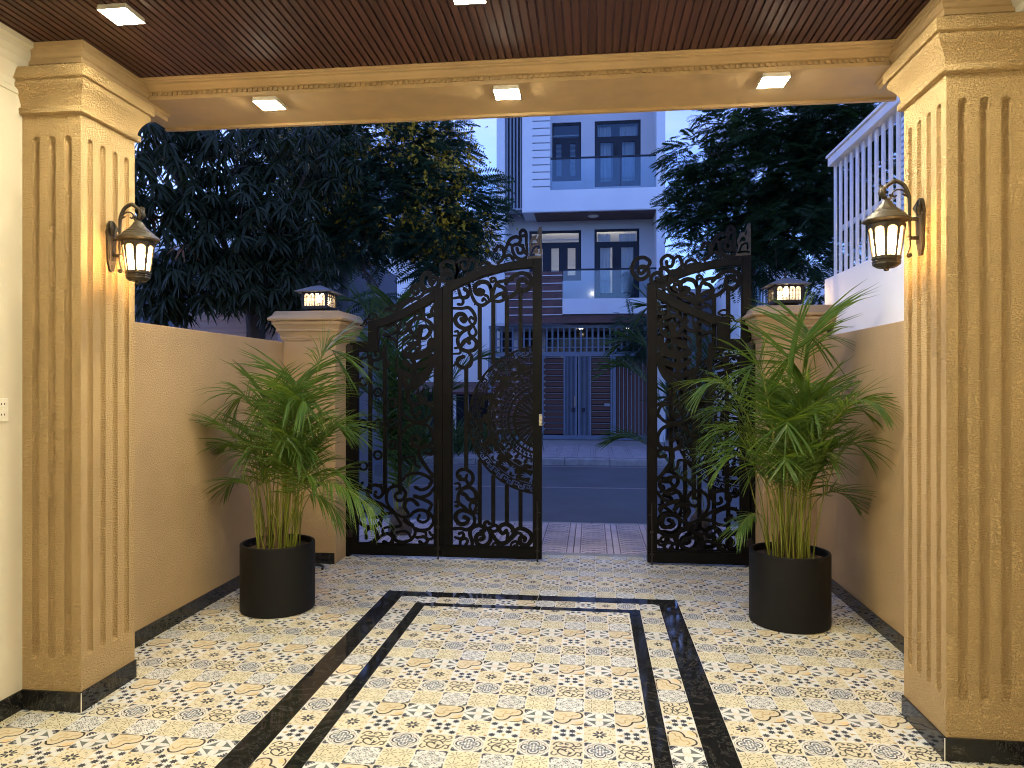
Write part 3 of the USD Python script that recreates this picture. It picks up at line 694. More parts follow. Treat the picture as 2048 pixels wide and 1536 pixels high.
# black bands: long slabs, mitred at the far corners
def slab(poly, z=0.0008): 
    m = MB().extr(Polygon(poly), -0.005, z, plane="xy"); part(fp, "border_slab", m.get(), "black_granite")
def band(x0, x1, yf, w, wf, cuts, xcut):
    g = 0.0012
    for s in (0, 1):
        xo, xi = (x0, x0 + w) if s == 0 else (x1, x1 - w)
        ys = [yf] + cuts
        for a, b in zip(ys[:-1], ys[1:]):
            ya = a if a == yf else a - g
            top_i = yf - wf - g if a == yf else ya
            slab([(xo, ya - (g if a == yf else 0)), (xo, b), (xi, b), (xi, top_i)])
    xs = [x0 + w, xcut, x1 - w]
    slab([(x0 + g, yf), (xcut - g, yf), (xcut - g, yf - wf), (x0 + w, yf - wf)])
    slab([(xcut + g, yf), (x1 - g, yf), (x1 - w, yf - wf), (xcut + g, yf - wf)])
band(pf["x0"], pf["x1"], pf["yf"], OB, 0.125, [4.62, 3.30, 2.1, Y_NEAR], -0.41)
band(sx0 + ST, sx1 - ST, sy - 0.150, IB, 0.070, [4.16, 2.96, 1.9, Y_NEAR], -0.37)
# plain floor behind the viewpoint
part(fl, "near_floor", MB().box(XL, XR, YB, Y_NEAR - 0.002, -0.006, 0.0).get(), "plastic_white")
# ---------------------------------------------------------------- gate scrollwork: (bar width, centre line), metres from the leaf's hinge corner
SCROLL_OUTER = [
    (0.026, [(0.431,0.416),(0.319,0.498),(0.207,0.546),(0.164,0.621),(0.207,0.68),(0.293,0.673),(0.324,0.615),(0.285,0.564),(0.242,0.584),(0.25,0.618)]),
    (0.022, [(0.168,0.629),(0.112,0.637),(0.099,0.67),(0.12,0.704)]),
    (0.026, [(0.44,0.424),(0.371,0.499),(0.354,0.574),(0.375,0.641),(0.431,0.676),(0.5,0.668),(0.543,0.61),(0.517,0.552),(0.465,0.542),(0.44,0.584),(0.465,0.613)]),
    (0.026, [(0.44,0.424),(0.354,0.414),(0.319,0.405),(0.293,0.329),(0.233,0.286),(0.146,0.292),(0.086,0.333),(0.077,0.426)]),
    (0.026, [(0.319,0.405),(0.311,0.464),(0.259,0.505),(0.19,0.525),(0.116,0.515),(0.09,0.468),(0.116,0.422),(0.168,0.448)]),
    (0.024, [(0.198,0.369),(0.276,0.379),(0.319,0.414)]),
    (0.03, [(0.155,0.461),(0.172,0.419),(0.207,0.42)]),
    (0.026, [(0.431,0.42),(0.483,0.342),(0.495,0.304),(0.431,0.282),(0.412,0.223),(0.448,0.161),(0.525,0.146),(0.602,0.177),(0.637,0.245),(0.607,0.303),(0.543,0.343)]),
    (0.022, [(0.602,0.177),(0.564,0.239),(0.508,0.25),(0.457,0.236)]),
    (0.034, [(0.611,0.307),(0.568,0.327),(0.534,0.355)]),
    (0.026, [(0.448,0.416),(0.517,0.384),(0.585,0.398),(0.628,0.437),(0.696,0.455),(0.773,0.427),(0.815,0.357),(0.773,0.281),(0.696,0.263),(0.632,0.278)]),
    (0.022, [(0.747,0.439),(0.764,0.373),(0.713,0.338),(0.662,0.362),(0.679,0.404)]),
    (0.03, [(0.568,0.423),(0.53,0.485),(0.555,0.544),(0.611,0.549),(0.662,0.504)]),
    (0.026, [(0.628,0.579),(0.705,0.559),(0.79,0.515),(0.773,0.456)]),
    (0.026, [(0.068,0.122),(0.19,0.129),(0.263,0.19),(0.246,0.253),(0.194,0.272),(0.155,0.242),(0.159,0.175)]),
    (0.026, [(0.233,0.135),(0.311,0.204),(0.371,0.222),(0.418,0.185),(0.388,0.13),(0.328,0.145)]),
    (0.02, [(0.418,0.223),(0.328,0.221),(0.328,0.271),(0.41,0.294)]),
    (0.02, [(0.637,0.253),(0.73,0.247),(0.73,0.201),(0.645,0.195)]),
    (0.026, [(0.654,0.191),(0.722,0.201),(0.756,0.168),(0.722,0.13),(0.679,0.154)]),
    (0.02, [(0.819,0.216),(0.79,0.223),(0.773,0.248)]),
    (0.02, [(0.739,0.181),(0.79,0.182),(0.817,0.207)]),
    (0.026, [(0.5,0.719),(0.551,0.778),(0.637,0.804),(0.722,0.789),(0.794,0.74),(0.764,0.673),(0.696,0.646),(0.637,0.671)]),
    (0.026, [(0.815,0.665),(0.773,0.606),(0.696,0.576),(0.628,0.587)]),
    (0.03, [(0.585,1.071),(0.671,1.046),(0.679,0.963),(0.747,0.856),(0.815,0.773)]),
    (0.026, [(0.671,1.046),(0.739,1.068),(0.811,1.031),(0.794,0.985),(0.739,0.997)]),
    (0.02, [(0.508,0.936),(0.568,0.954),(0.624,0.95),(0.637,0.888),(0.679,0.863)]),
    (0.026, [(0.5,1.538),(0.5,1.421),(0.543,1.337),(0.637,1.292),(0.739,1.305),(0.815,1.372)]),
    (0.026, [(0.811,1.372),(0.781,1.447),(0.688,1.471),(0.611,1.438),(0.607,1.371),(0.662,1.346),(0.683,1.396)]),
    (0.026, [(0.662,1.597),(0.666,1.53),(0.705,1.48),(0.815,1.464)]),
    (0.026, [(0.5,1.165),(0.568,1.245),(0.662,1.279),(0.764,1.247),(0.811,1.164),(0.79,1.08),(0.696,1.046),(0.619,1.079),(0.602,1.129),(0.645,1.158),(0.679,1.129)]),
    (0.034, [(0.568,1.58),(0.568,1.505),(0.602,1.463)]),
    (0.02, [(0.722,1.613),(0.696,1.547),(0.743,1.505)]),
    (0.024, [(0.819,2.396),(0.794,2.346),(0.798,2.3),(0.764,2.284)]),
    (0.024, [(0.722,2.363),(0.713,2.313),(0.726,2.263)]),
    (0.02, [(0.628,2.331),(0.645,2.277),(0.722,2.268)]),
    (0.022, [(0.637,2.314),(0.713,2.339)]),
    (0.03, [(0.819,2.171),(0.773,2.238),(0.679,2.276),(0.611,2.252),(0.581,2.181),(0.628,2.114),(0.662,2.076)]),
    (0.03, [(0.662,2.076),(0.739,2.088),(0.785,2.155),(0.747,2.196),(0.679,2.197)]),
    (0.05, [(0.688,2.189),(0.675,2.139),(0.664,2.089)]),
    (0.026, [(0.662,2.076),(0.585,2.094),(0.517,2.048),(0.5,1.981),(0.543,1.914),(0.628,1.939),(0.683,2.005),(0.637,2.043),(0.568,2.031)]),
    (0.04, [(0.551,1.981),(0.619,2.014),(0.671,2.047)]),
    (0.024, [(0.337,2.175),(0.431,2.22),(0.465,2.174),(0.418,2.128),(0.328,2.116)]),
    (0.028, [(0.465,2.128),(0.534,2.14),(0.573,2.198),(0.543,2.223)]),
    (0.02, [(0.5,2.249),(0.483,2.174),(0.465,2.128)]),
    (0.028, [(0.465,2.128),(0.474,2.073),(0.465,2.015),(0.5,1.956)]),
    (0.026, [(0.354,2.099),(0.431,2.074),(0.474,2.015)]),
    (0.06, [(0.5,1.948),(0.602,1.914),(0.713,1.93),(0.773,1.98),(0.794,2.055)]),
    (0.05, [(0.483,1.931),(0.474,1.814),(0.517,1.697),(0.568,1.605)]),
    (0.055, [(0.794,1.913),(0.773,1.797),(0.713,1.697),(0.619,1.622)]),
    (0.045, [(0.517,1.864),(0.602,1.814),(0.688,1.83),(0.773,1.863)]),
    (0.045, [(0.525,1.764),(0.602,1.722),(0.688,1.738),(0.739,1.763)]),
    (0.04, [(0.611,1.905),(0.628,1.797),(0.611,1.647)]),
    (0.022, [(0.181,1.958),(0.177,1.907),(0.242,1.878),(0.311,1.907),(0.298,1.961),(0.246,1.957),(0.25,1.924)]),
    (0.022, [(0.177,1.907),(0.112,1.891),(0.09,1.849),(0.125,1.815)]),
    (0.022, [(0.328,1.932),(0.354,1.881),(0.38,1.831),(0.337,1.814)]),
    (0.022, [(0.224,1.873),(0.216,1.815),(0.276,1.789)]),
]
SCROLL_INNER = [
    (0.022, [(0.089,2.458),(0.168,2.466),(0.189,2.431),(0.176,2.401),(0.141,2.402)]),
    (0.03, [(0.146,2.535),(0.172,2.466),(0.229,2.474),(0.233,2.521),(0.202,2.543)]),
    (0.026, [(0.246,2.594),(0.272,2.482),(0.315,2.408),(0.376,2.39),(0.437,2.428),(0.471,2.445)]),
    (0.034, [(0.462,2.436),(0.454,2.539),(0.419,2.6),(0.35,2.609),(0.302,2.567),(0.311,2.507),(0.359,2.493),(0.38,2.523),(0.341,2.536)]),
    (0.026, [(0.467,2.445),(0.48,2.53),(0.514,2.598),(0.592,2.618),(0.66,2.63)]),
    (0.03, [(0.467,2.445),(0.523,2.487),(0.592,2.511),(0.566,2.555),(0.523,2.572)]),
    (0.024, [(0.467,2.436),(0.523,2.423),(0.575,2.443),(0.6,2.503)]),
    (0.02, [(0.48,2.522),(0.504,2.598),(0.488,2.641),(0.454,2.637),(0.458,2.607),(0.481,2.614)]),
    (0.02, [(0.437,2.437),(0.419,2.475),(0.393,2.484)]),
    (0.02, [(0.411,2.428),(0.385,2.454),(0.372,2.433)]),
    (0.034, [(0.592,2.588),(0.66,2.655),(0.746,2.684),(0.819,2.653),(0.831,2.584),(0.78,2.521),(0.716,2.544),(0.72,2.612),(0.772,2.624),(0.793,2.594)]),
    (0.03, [(0.566,2.469),(0.626,2.46),(0.686,2.502),(0.72,2.544)]),
    (0.026, [(0.089,2.364),(0.176,2.363),(0.246,2.366),(0.298,2.301),(0.302,2.233),(0.272,2.199)]),
    (0.034, [(0.276,2.199),(0.211,2.173),(0.141,2.2),(0.111,2.256),(0.137,2.303),(0.185,2.307),(0.215,2.268),(0.194,2.238),(0.172,2.264)]),
    (0.02, [(0.272,2.207),(0.246,2.25),(0.263,2.28),(0.285,2.263)]),
    (0.022, [(0.281,2.207),(0.311,2.147),(0.302,2.108),(0.268,2.1),(0.242,2.139),(0.272,2.194)]),
    (0.03, [(0.255,2.177),(0.176,2.135),(0.137,2.071),(0.159,1.993),(0.229,1.959),(0.302,1.98),(0.315,2.044),(0.272,2.087),(0.233,2.07),(0.246,2.036)]),
    (0.034, [(0.172,2.011),(0.202,2.053),(0.255,2.079)]),
    (0.018, [(0.093,2.106),(0.141,2.11),(0.137,2.148),(0.111,2.144)]),
    (0.018, [(0.093,1.934),(0.159,1.942),(0.154,1.989),(0.111,1.989)]),
    (0.03, [(0.229,1.959),(0.268,1.907),(0.255,1.83),(0.194,1.804),(0.137,1.834),(0.141,1.89),(0.194,1.907)]),
    (0.022, [(0.098,1.822),(0.133,1.856),(0.168,1.899)]),
    (0.028, [(0.157,0.745),(0.132,0.787),(0.146,0.83),(0.203,0.846),(0.268,0.81),(0.282,0.747),(0.246,0.697),(0.182,0.661),(0.143,0.604),(0.146,0.533),(0.196,0.492),(0.246,0.45),(0.286,0.423)]),
    (0.024, [(0.225,0.795),(0.211,0.756),(0.171,0.756),(0.16,0.784)]),
    (0.024, [(0.16,0.745),(0.211,0.746),(0.236,0.711)]),
    (0.032, [(0.182,0.664),(0.253,0.676),(0.303,0.635),(0.314,0.578),(0.275,0.557),(0.236,0.57),(0.211,0.605),(0.182,0.618)]),
    (0.02, [(0.11,0.709),(0.146,0.713),(0.157,0.678),(0.125,0.656)]),
    (0.02, [(0.11,0.536),(0.139,0.533),(0.135,0.494),(0.114,0.501)]),
    (0.034, [(0.289,0.416),(0.239,0.447),(0.175,0.459),(0.125,0.427),(0.117,0.377),(0.16,0.332),(0.218,0.34),(0.236,0.379),(0.2,0.396)]),
    (0.022, [(0.282,0.423),(0.253,0.493),(0.268,0.532),(0.311,0.525),(0.307,0.48),(0.278,0.43)]),
    (0.018, [(0.325,0.431),(0.303,0.444),(0.318,0.466)]),
    (0.028, [(0.286,0.419),(0.3,0.367),(0.282,0.317),(0.225,0.277),(0.16,0.29),(0.103,0.285)]),
    (0.024, [(0.11,0.204),(0.16,0.191),(0.193,0.216),(0.182,0.248),(0.15,0.24)]),
    (0.024, [(0.164,0.11),(0.164,0.173),(0.207,0.195),(0.232,0.171),(0.214,0.136)]),
    (0.032, [(0.271,0.112),(0.275,0.169),(0.253,0.239),(0.271,0.292),(0.332,0.322),(0.382,0.305),(0.392,0.27),(0.36,0.266)]),
    (0.034, [(0.424,0.292),(0.449,0.236),(0.439,0.169),(0.382,0.126),(0.328,0.146),(0.311,0.198),(0.332,0.237),(0.375,0.235),(0.385,0.203),(0.353,0.188)]),
    (0.026, [(0.424,0.285),(0.399,0.313),(0.396,0.348),(0.424,0.355),(0.44,0.338)]),
    (0.034, [(0.424,0.292),(0.46,0.251),(0.495,0.195),(0.538,0.158),(0.587,0.163),(0.633,0.199),(0.668,0.249),(0.651,0.308),(0.601,0.338),(0.548,0.323),(0.534,0.281),(0.566,0.25),(0.598,0.275)]),
    (0.026, [(0.594,0.275),(0.612,0.247),(0.608,0.198)]),
    (0.024, [(0.431,0.299),(0.495,0.325),(0.52,0.294),(0.481,0.265),(0.439,0.289)]),
    (0.034, [(0.668,0.256),(0.707,0.298),(0.763,0.296),(0.823,0.259),(0.837,0.204),(0.795,0.147),(0.742,0.152),(0.725,0.197),(0.739,0.222),(0.774,0.216),(0.77,0.192)]),
    (0.024, [(0.651,0.199),(0.7,0.256),(0.739,0.247),(0.742,0.215)]),
    (0.02, [(0.463,0.117),(0.474,0.149),(0.506,0.157),(0.527,0.119)]),
    (0.02, [(0.637,0.122),(0.651,0.164),(0.69,0.179),(0.704,0.148),(0.672,0.137)]),
]
CREST_OUTER = [
    (0.016, [(0.103,2.211),(0.133,2.226),(0.142,2.257),(0.174,2.273),(0.233,2.273),(0.268,2.293),(0.233,2.319),(0.19,2.311),(0.181,2.281)]),
    (0.012, [(0.142,2.252),(0.164,2.234),(0.151,2.214)]),
    (0.022, [(0.329,2.336),(0.367,2.372),(0.421,2.342),(0.474,2.364),(0.527,2.423),(0.603,2.459),(0.672,2.458)]),
    (0.04, [(0.466,2.394),(0.527,2.423),(0.618,2.462)]),
    (0.018, [(0.375,2.346),(0.398,2.387),(0.443,2.394),(0.466,2.364)]),
    (0.026, [(0.641,2.458),(0.706,2.494),(0.713,2.554),(0.664,2.591),(0.611,2.577),(0.603,2.529),(0.641,2.506),(0.672,2.536),(0.641,2.558)]),
    (0.03, [(0.755,2.538),(0.706,2.591),(0.698,2.65),(0.74,2.705),(0.785,2.701),(0.781,2.671)]),
    (0.028, [(0.747,2.538),(0.8,2.552),(0.864,2.581),(0.864,2.636),(0.815,2.667),(0.774,2.642),(0.792,2.589),(0.819,2.619)]),
    (0.02, [(0.725,2.509),(0.792,2.538),(0.875,2.551)]),
    (0.03, [(0.962,2.72),(0.905,2.721),(0.881,2.769),(0.935,2.809),(1.003,2.793),(1.037,2.74),(1.037,2.674),(0.995,2.619),(0.943,2.613),(0.894,2.654),(0.909,2.713),(0.958,2.727),(0.988,2.69),(0.958,2.661),(0.932,2.683)]),
]
CREST_INNER = [
    (0.026, [(0.115,2.647),(0.137,2.716),(0.133,2.793),(0.189,2.835),(0.242,2.8),(0.224,2.736),(0.185,2.741),(0.181,2.779)]),
    (0.026, [(0.242,2.795),(0.289,2.825),(0.32,2.747),(0.276,2.7),(0.22,2.689)]),
    (0.022, [(0.341,2.721),(0.402,2.75),(0.48,2.757)]),
    (0.024, [(0.341,2.725),(0.367,2.78),(0.428,2.788),(0.454,2.753)]),
    (0.028, [(0.523,2.782),(0.575,2.845),(0.566,2.922),(0.523,2.94),(0.497,2.902)]),
    (0.026, [(0.562,2.828),(0.592,2.913),(0.63,2.997),(0.686,3.026),(0.733,3.003),(0.72,2.965)]),
    (0.02, [(0.596,2.929),(0.626,2.959),(0.656,2.941)]),
    (0.024, [(0.557,2.824),(0.626,2.856),(0.665,2.813)]),
    (0.026, [(0.66,2.89),(0.656,2.937),(0.703,2.957),(0.755,2.926),(0.75,2.879),(0.712,2.876),(0.699,2.919)]),
    (0.03, [(0.656,2.898),(0.686,2.838),(0.746,2.811),(0.802,2.844),(0.772,2.887)]),
    (0.024, [(0.797,2.857),(0.787,2.968),(0.784,3.057),(0.755,3.088),(0.729,3.063),(0.737,3.029),(0.767,3.036)]),
]
RINGS_OUTER = [(0.129, 1.672), (0.272, 1.571), (0.414, 1.471), (0.129, 1.268), (0.272, 1.269), (0.414, 1.27), (0.414, 1.069), (0.272, 0.971), (0.129, 0.864)]
FINIAL = [(0.793, 2.81), (0.81, 2.857), (0.823, 2.908), (0.81, 2.955), (0.84, 3.026), (0.883, 3.038), (0.904, 3.11), (0.932, 3.117), (0.932, 2.812)]
# ---------------------------------------------------------------- the folding gate: two leaves of two hinged panels
GY = 6.60
F1O = [(0.0, 0.02), (0.0, 2.057), (0.181, 2.057), (0.181, 2.253), (0.253, 2.262), (0.351, 2.289), (0.497, 2.350), (0.634, 2.424), (0.76, 2.497), (0.905, 2.570), (0.905, 0.02)]
F1I = [(0.075, 0.125), (0.075, 1.966), (0.277, 1.966), (0.277, 2.19), (0.346, 2.208), (0.497, 2.268), (0.614, 2.322), (0.711, 2.374), (0.825, 2.441), (0.825, 0.125)]
F2O = [(0.0, 0.02), (0.0, 2.573), (0.124, 2.634), (0.315, 2.706), (0.488, 2.758), (0.66, 2.795), (0.797, 2.813), (0.932, 2.820), (0.932, 0.02)]
F2I = [(0.08, 0.125), (0.08, 2.532), (0.229, 2.602), (0.402, 2.665), (0.575, 2.708), (0.703, 2.727), (0.856, 2.737), (0.856, 0.125)]
BARS1 = [0.197, 0.343, 0.488]
BARS2 = [(0.218, 1.811, 0.838), (0.347, 2.382, 0.318), (0.475, 2.42, 0.318), (0.604, 2.443, 0.328), (0.732, 2.52, 0.30)]
DC, DR = (0.931, 1.315), 0.694

def stroke(w, pts):
    """A flat-bar scroll: thick in its belly, a little thinner where it starts, with a rounded knob at the curl."""
    c = spline(pts, 7); n = len(c)
    s = np.linspace(0, 1, n); r = w * 0.575 * (0.82 + 0.28 * np.sin(np.pi * s) ** 0.8); r[-3:] *= 1.28
    d = np.gradient(c, axis=0); d /= np.linalg.norm(d, axis=1, keepdims=True) + 1e-9
    nn = np.stack([-d[:, 1], d[:, 0]], 1)
    q = [Polygon(np.vstack([c[i] + nn[i] * r[i], c[i + 1] + nn[i + 1] * r[i + 1], c[i + 1] - nn[i + 1] * r[i + 1], c[i] - nn[i] * r[i]])).buffer(0) for i in range(n - 1)]
    q += [Point(*c[i]).buffer(r[i], quad_segs=3) for i in range(n)]
    return unary_union(q)

def thorn(pts, k, l, side):
    """A small leaf tip that breaks out of a scroll."""
    c = spline(pts, 7); i = int(len(c) * k); d = c[min(i + 1, len(c) - 1)] - c[i - 1]; a = math.atan2(d[1], d[0]) + side * 0.9
    p = c[i]; u = np.array([math.cos(a), math.sin(a)]); v = np.array([-u[1], u[0]])
    return Polygon([p + v * 0.013, p + u * l * 0.6 + v * 0.008 * side, p + u * l - v * 0.010 * side, p + u * l * 0.45 - v * 0.012, p - v * 0.013]).buffer(0)

def scrolls(data, clip, seed):
    r = random.Random(seed); out = []
    for w, p in data:
        out.append(stroke(w, p))
        if w >= 0.026 and len(p) > 5 and r.random() < 0.75:
            out.append(thorn(p, r.uniform(0.35, 0.7), r.uniform(0.04, 0.065), r.choice((-1, 1))))
    u = unary_union([q.buffer(0) for q in out])
    return (u.intersection(clip) if clip is not None else u).simplify(0.0007)

def drum_plate():
    P = lambda r, a: (DC[0] + r * DR * math.cos(a), DC[1] + r * DR * math.sin(a))
    cut = []
    def arc(r0, r1, a0, a1, n=6):
        t = np.linspace(a0, a1, n); return Polygon([P(r0, a) for a in t] + [P(r1, a) for a in t[::-1]])
    def ln(rs, w): return LineString([P(r, a) for r, a in rs]).buffer(w / 2, cap_style="square", join_style="mitre")
    rad = math.radians
    for i in range(18):                                   # key band
        a = rad(92 + 10.2 * i); s = rad(10.2)
        f = lambda u, v: (0.897 + 0.070 * v, a + s * u)
        cut.append(ln([f(0.02, 0.9), f(0.02, 0.0), f(0.44, 0.0), f(0.44, 0.62), f(0.24, 0.62), f(0.24, 0.38)], 0.0085))
        cut.append(ln([f(0.92, 0.1), f(0.92, 1.0), f(0.58, 1.0), f(0.58, 0.38), f(0.76, 0.38), f(0.76, 0.66)], 0.0085))
        cut.append(ln([f(0.44, 0.0), f(0.56, 0.0)], 0.0085)); cut.append(ln([f(0.02, 0.92), f(-0.06, 1.0)], 0.0085))
    for i in range(8):                                    # slits between the bands
        a = rad(91 + 22.5 * i)
        cut.append(arc(0.863, 0.872, a + rad(1.5), a + rad(20.5), 9)); cut.append(arc(0.681, 0.690, a + rad(5), a + rad(19.5), 9))
    def fig(r, a, parts, k):
        for g in parts:
            g = affinity.scale(g, k, k, origin=(0, 0)); cut.append(affinity.affine_transform(g, [-math.sin(a), math.cos(a), math.cos(a), math.sin(a), *P(r, a)]).buffer(0))
    bird = [petal(-0.01, 0, 0.1, 0.055, 0.034), petal(0, 0, math.pi + 0.12, 0.085, 0.014), petal(0, 0.0, math.pi - 0.14, 0.085, 0.012), petal(0, 0, math.pi + 0.4, 0.07, 0.012), line([(0.03, 0), (0.055, 0.022), (0.07, 0.012)], 0.010, 3),
            petal(0, 0, 1.35, 0.05, 0.014), petal(0.008, 0, 1.9, 0.05, 0.014), petal(0.02, 0, 0.9, 0.045, 0.012), petal(0, 0, -1.3, 0.035, 0.012), petal(0.015, 0, -1.0, 0.035, 0.010), petal(0.075, 0.03, 2.2, 0.03, 0.018)]
    deer = [petal(-0.03, 0, 0.05, 0.06, 0.026), line([(-0.022, 0), (-0.03, -0.02), (-0.026, -0.036)], 0.008, 3), line([(-0.012, 0), (-0.012, -0.034)], 0.007, 3), line([(0.016, 0), (0.018, -0.034)], 0.008, 3), line([(0.022, 0), (0.032, -0.03)], 0.007, 3),
            line([(0.024, 0.004), (0.034, 0.024), (0.044, 0.022)], 0.010, 3), line([(0.034, 0.026), (0.026, 0.044)], 0.006, 3), line([(0.036, 0.026), (0.042, 0.046)], 0.006, 3), line([(-0.03, 0.004), (-0.04, 0.012)], 0.006, 3)]
    for i in range(8): fig(0.782, rad(102 + 22.5 * i), bird, 1.15)
    for i in range(14): fig(0.605, rad(97 + 13.2 * i), deer, 0.95)
    for i in range(26):
        a = rad(92 + 7 * i); s = rad(7)
        cut.append(ln([(0.478, a), (0.478, a + s * 0.42), (0.522, a + s * 0.42), (0.522, a + s * 0.86)], 0.012))
    for i in range(15): cut.append(arc(0.395, 0.435, rad(91.5 + 12 * i), rad(100.5 + 12 * i), 4))
    for i in range(11):
        a = rad(98 + 16.4 * i)
        cut.append(Polygon([P(0.35, a - rad(4.6)), P(0.35, a + rad(4.6)), P(0.14, a)]).difference(Polygon([P(0.352, a - rad(2.6)), P(0.352, a + rad(2.6)), P(0.21, a)])))
    d = Point(*DC).buffer(DR, quad_segs=24).difference(unary_union([q.buffer(0) for q in cut]))
    return d.intersection(sbox(0.05, 0.3, 0.862, 2.3)).simplify(0.0004)

def geoms(p): return [q for q in getattr(p, "geoms", [p]) if q.geom_type == "Polygon" and q.area > 2e-4]

def mirror(vf):
    v, f = vf; v = v.copy(); v[:, 0] *= -1
    return v, f[:, ::-1]

def gate_panel(kind, label, loc, flip=False, bronze=True):
    o = thing("folding_gate", label, "gate", loc, group="folding panels of the black gate")
    M = (lambda vf: mirror(vf)) if flip else (lambda vf: vf)
    put = lambda n, poly, t, mat="gate_metal", **k: part(o, n, M(MB().extr(poly, -t, t).get()), mat, **k)
    fo, fi = (F1O, F1I) if kind == 1 else (F2O, F2I)
    outer_p, inner_p = Polygon(fo), Polygon(fi)
    fr = outer_p.difference(inner_p); x0, x1 = fi[0][0], fi[-1][0]; W_ = fo[-1][0]
    def bar(n, poly):                  # box section with softened edges, and a thin bead along the opening
        m = MB().extr(poly, -0.022, 0.022).extr(poly.buffer(-0.003, join_style="mitre"), -0.025, 0.025)
        return part(o, n, M(m.get()), "gate_metal")
    bar("stile", fr.intersection(sbox(-1, 0.126, x0, 4)))
    bar("stile", fr.intersection(sbox(x1, 0.126, 2, 4)))
    bar("bottom_rail", fr.intersection(sbox(-1, 0, 2, 0.1245)))
    bar("top_rail", fr.intersection(sbox(x0 + 0.0012, 0.126, x1 - 0.0012, 4)))
    bead = inner_p.difference(inner_p.buffer(-0.009, join_style="mitre"))
    put("glazing_bead", bead, 0.014)
    clip = inner_p.buffer(0.004)
    if kind == 1:
        sc = scrolls(SCROLL_OUTER, clip, 3)
        for u in BARS1: put("bar", sbox(u - 0.019, 0.60, u + 0.019, 1.93 if u < 0.25 else 2.02 if u < 0.4 else 1.80), 0.009)
        for gm in geoms(sc.difference(unary_union([sbox(u - 0.0195, 0.60, u + 0.0195, 2.1) for u in BARS1])).buffer(0)): put("scroll_panel", gm, 0.005)
        for (u, z) in RINGS_OUTER: put("ring", Point(u, z).buffer(0.048, quad_segs=5).difference(Point(u, z).buffer(0.027, quad_segs=4)).difference(unary_union([sbox(b - 0.0195, 0, b + 0.0195, 3) for b in BARS1])), 0.005)
        crest = scrolls(CREST_OUTER, None, 5).difference(outer_p)
    else:
        sc = scrolls(SCROLL_INNER, clip, 4)
        pieces = []
        for u, zt, zb in BARS2:
            h = math.sqrt(max(DR ** 2 - (u - DC[0]) ** 2, 0)) if abs(u - DC[0]) < DR else None
            for a, b in (((zb, zt),) if h is None else ((zb, DC[1] - h + 0.002), (DC[1] + h - 0.002, zt))):
                put("bar", sbox(u - 0.019, a, u + 0.019, b), 0.009); pieces.append(sbox(u - 0.0195, a, u + 0.0195, b))
        dr = drum_plate()
        put("drum_relief", dr, 0.006)
        rim = Point(*DC).buffer(DR, quad_segs=24).difference(Point(*DC).buffer(DR - 0.016, quad_segs=24)).intersection(sbox(0, 0, 0.862, 3))
        put("drum_rim", rim, 0.010)
        for gm in geoms(sc.difference(unary_union(pieces)).buffer(0)): put("scroll_panel", gm, 0.005)
        crest = scrolls(CREST_INNER, None, 6).difference(outer_p)
        fin = Polygon(FINIAL).difference(outer_p)
        holes = [line([(0.835, 2.87), (0.86, 2.92), (0.90, 2.93), (0.905, 2.88)], 0.014), petal(0.845, 2.985, -0.6, 0.05, 0.04), petal(0.88, 3.0, 1.2, 0.055, 0.016), petal(0.83, 2.94, 0.9, 0.07, 0.02), line([(0.82, 2.85), (0.88, 2.856), (0.915, 2.85)], 0.016)]
        put("finial", fin.difference(unary_union(holes)), 0.004, "bronze")
        crest = crest.difference(fin.buffer(0.004))
    for gm in geoms(crest): put("crest", gm, 0.005, "gate_metal")
    # drop bolt with its keeper, near the free edge
    u = W_ - 0.04
    b = MB().tube([(u, -0.035, 0.0), (u, -0.035, 0.56)], 0.008, 8).tube([(u, -0.035, 0.46), (u + 0.03, -0.05, 0.46)], 0.005, 6)
    part(o, "drop_bolt", M(b.get()), "lantern_black", smooth=40)
    for z in (0.30, 0.10): part(o, "bolt_keeper", M(MB().box(u - 0.016, u + 0.016, -0.047, -0.0255, z - 0.01, z + 0.01, 0.002).get()), "lantern_black")
    if kind == 1:
        for z in (1.985, 1.1, 0.22):
            part(o, "hinge", M(MB().lathe([(0.014, -0.05), (0.017, -0.045), (0.017, 0.045), (0.014, 0.05)], 10, (-0.017, -0.012, z)).box(-0.03, 0.03, -0.030, -0.0255, z - 0.035, z + 0.035).get()), "lantern_black", smooth=40)
    return o
p1 = gate_panel(1, "black gate panel hinged on the left post, low side with rows of rings", (-2.300, GY, 0))
p2 = gate_panel(2, "tall black gate panel with half bronze drum pattern and silver latch, left side", (-1.391, GY, 0))
part(p2, "latch_plate", MB().box(0.905, 0.9385, -0.033, -0.0255, 1.262, 1.372, 0.003).get(), "chrome")
p4 = gate_panel(1, "black gate panel hinged on the right post, partly behind the right potted palm", (1.412, GY, 0), flip=True)
p3 = dup(p2, "folding_gate", "tall black gate panel folded back behind the right leaf", (0.508, GY + 0.062, 0), group="folding panels of the black gate")
for xj, par in ((-2.335, "/World/gate_post"), (1.428, "/World/gate_post_001")):
    wpart(par, "hinge_channel", MB().box(xj, xj + 0.034, GY - 0.03, GY + 0.05, 0.0, 2.02, 0.002), "gate_metal")
sill = thing("gate_threshold", "low grey stone strip under the gate where tiles meet the pavement", "threshold", (-0.44, GY + 0.22, 0))
wpart(sill, "stone_strip", MB().box(-2.33, 1.46, 6.862, 6.96, -0.08, 0.002, 0.003), "kerb_stone")
# ---------------------------------------------------------------- wall lanterns on the columns
def oct_ring(r, z, cx, n=8): 
    an = np.arange(n) * 2 * np.pi / n + np.pi / n
    return np.stack([cx + r * np.cos(an), r * np.sin(an), np.full(n, z)], 1)

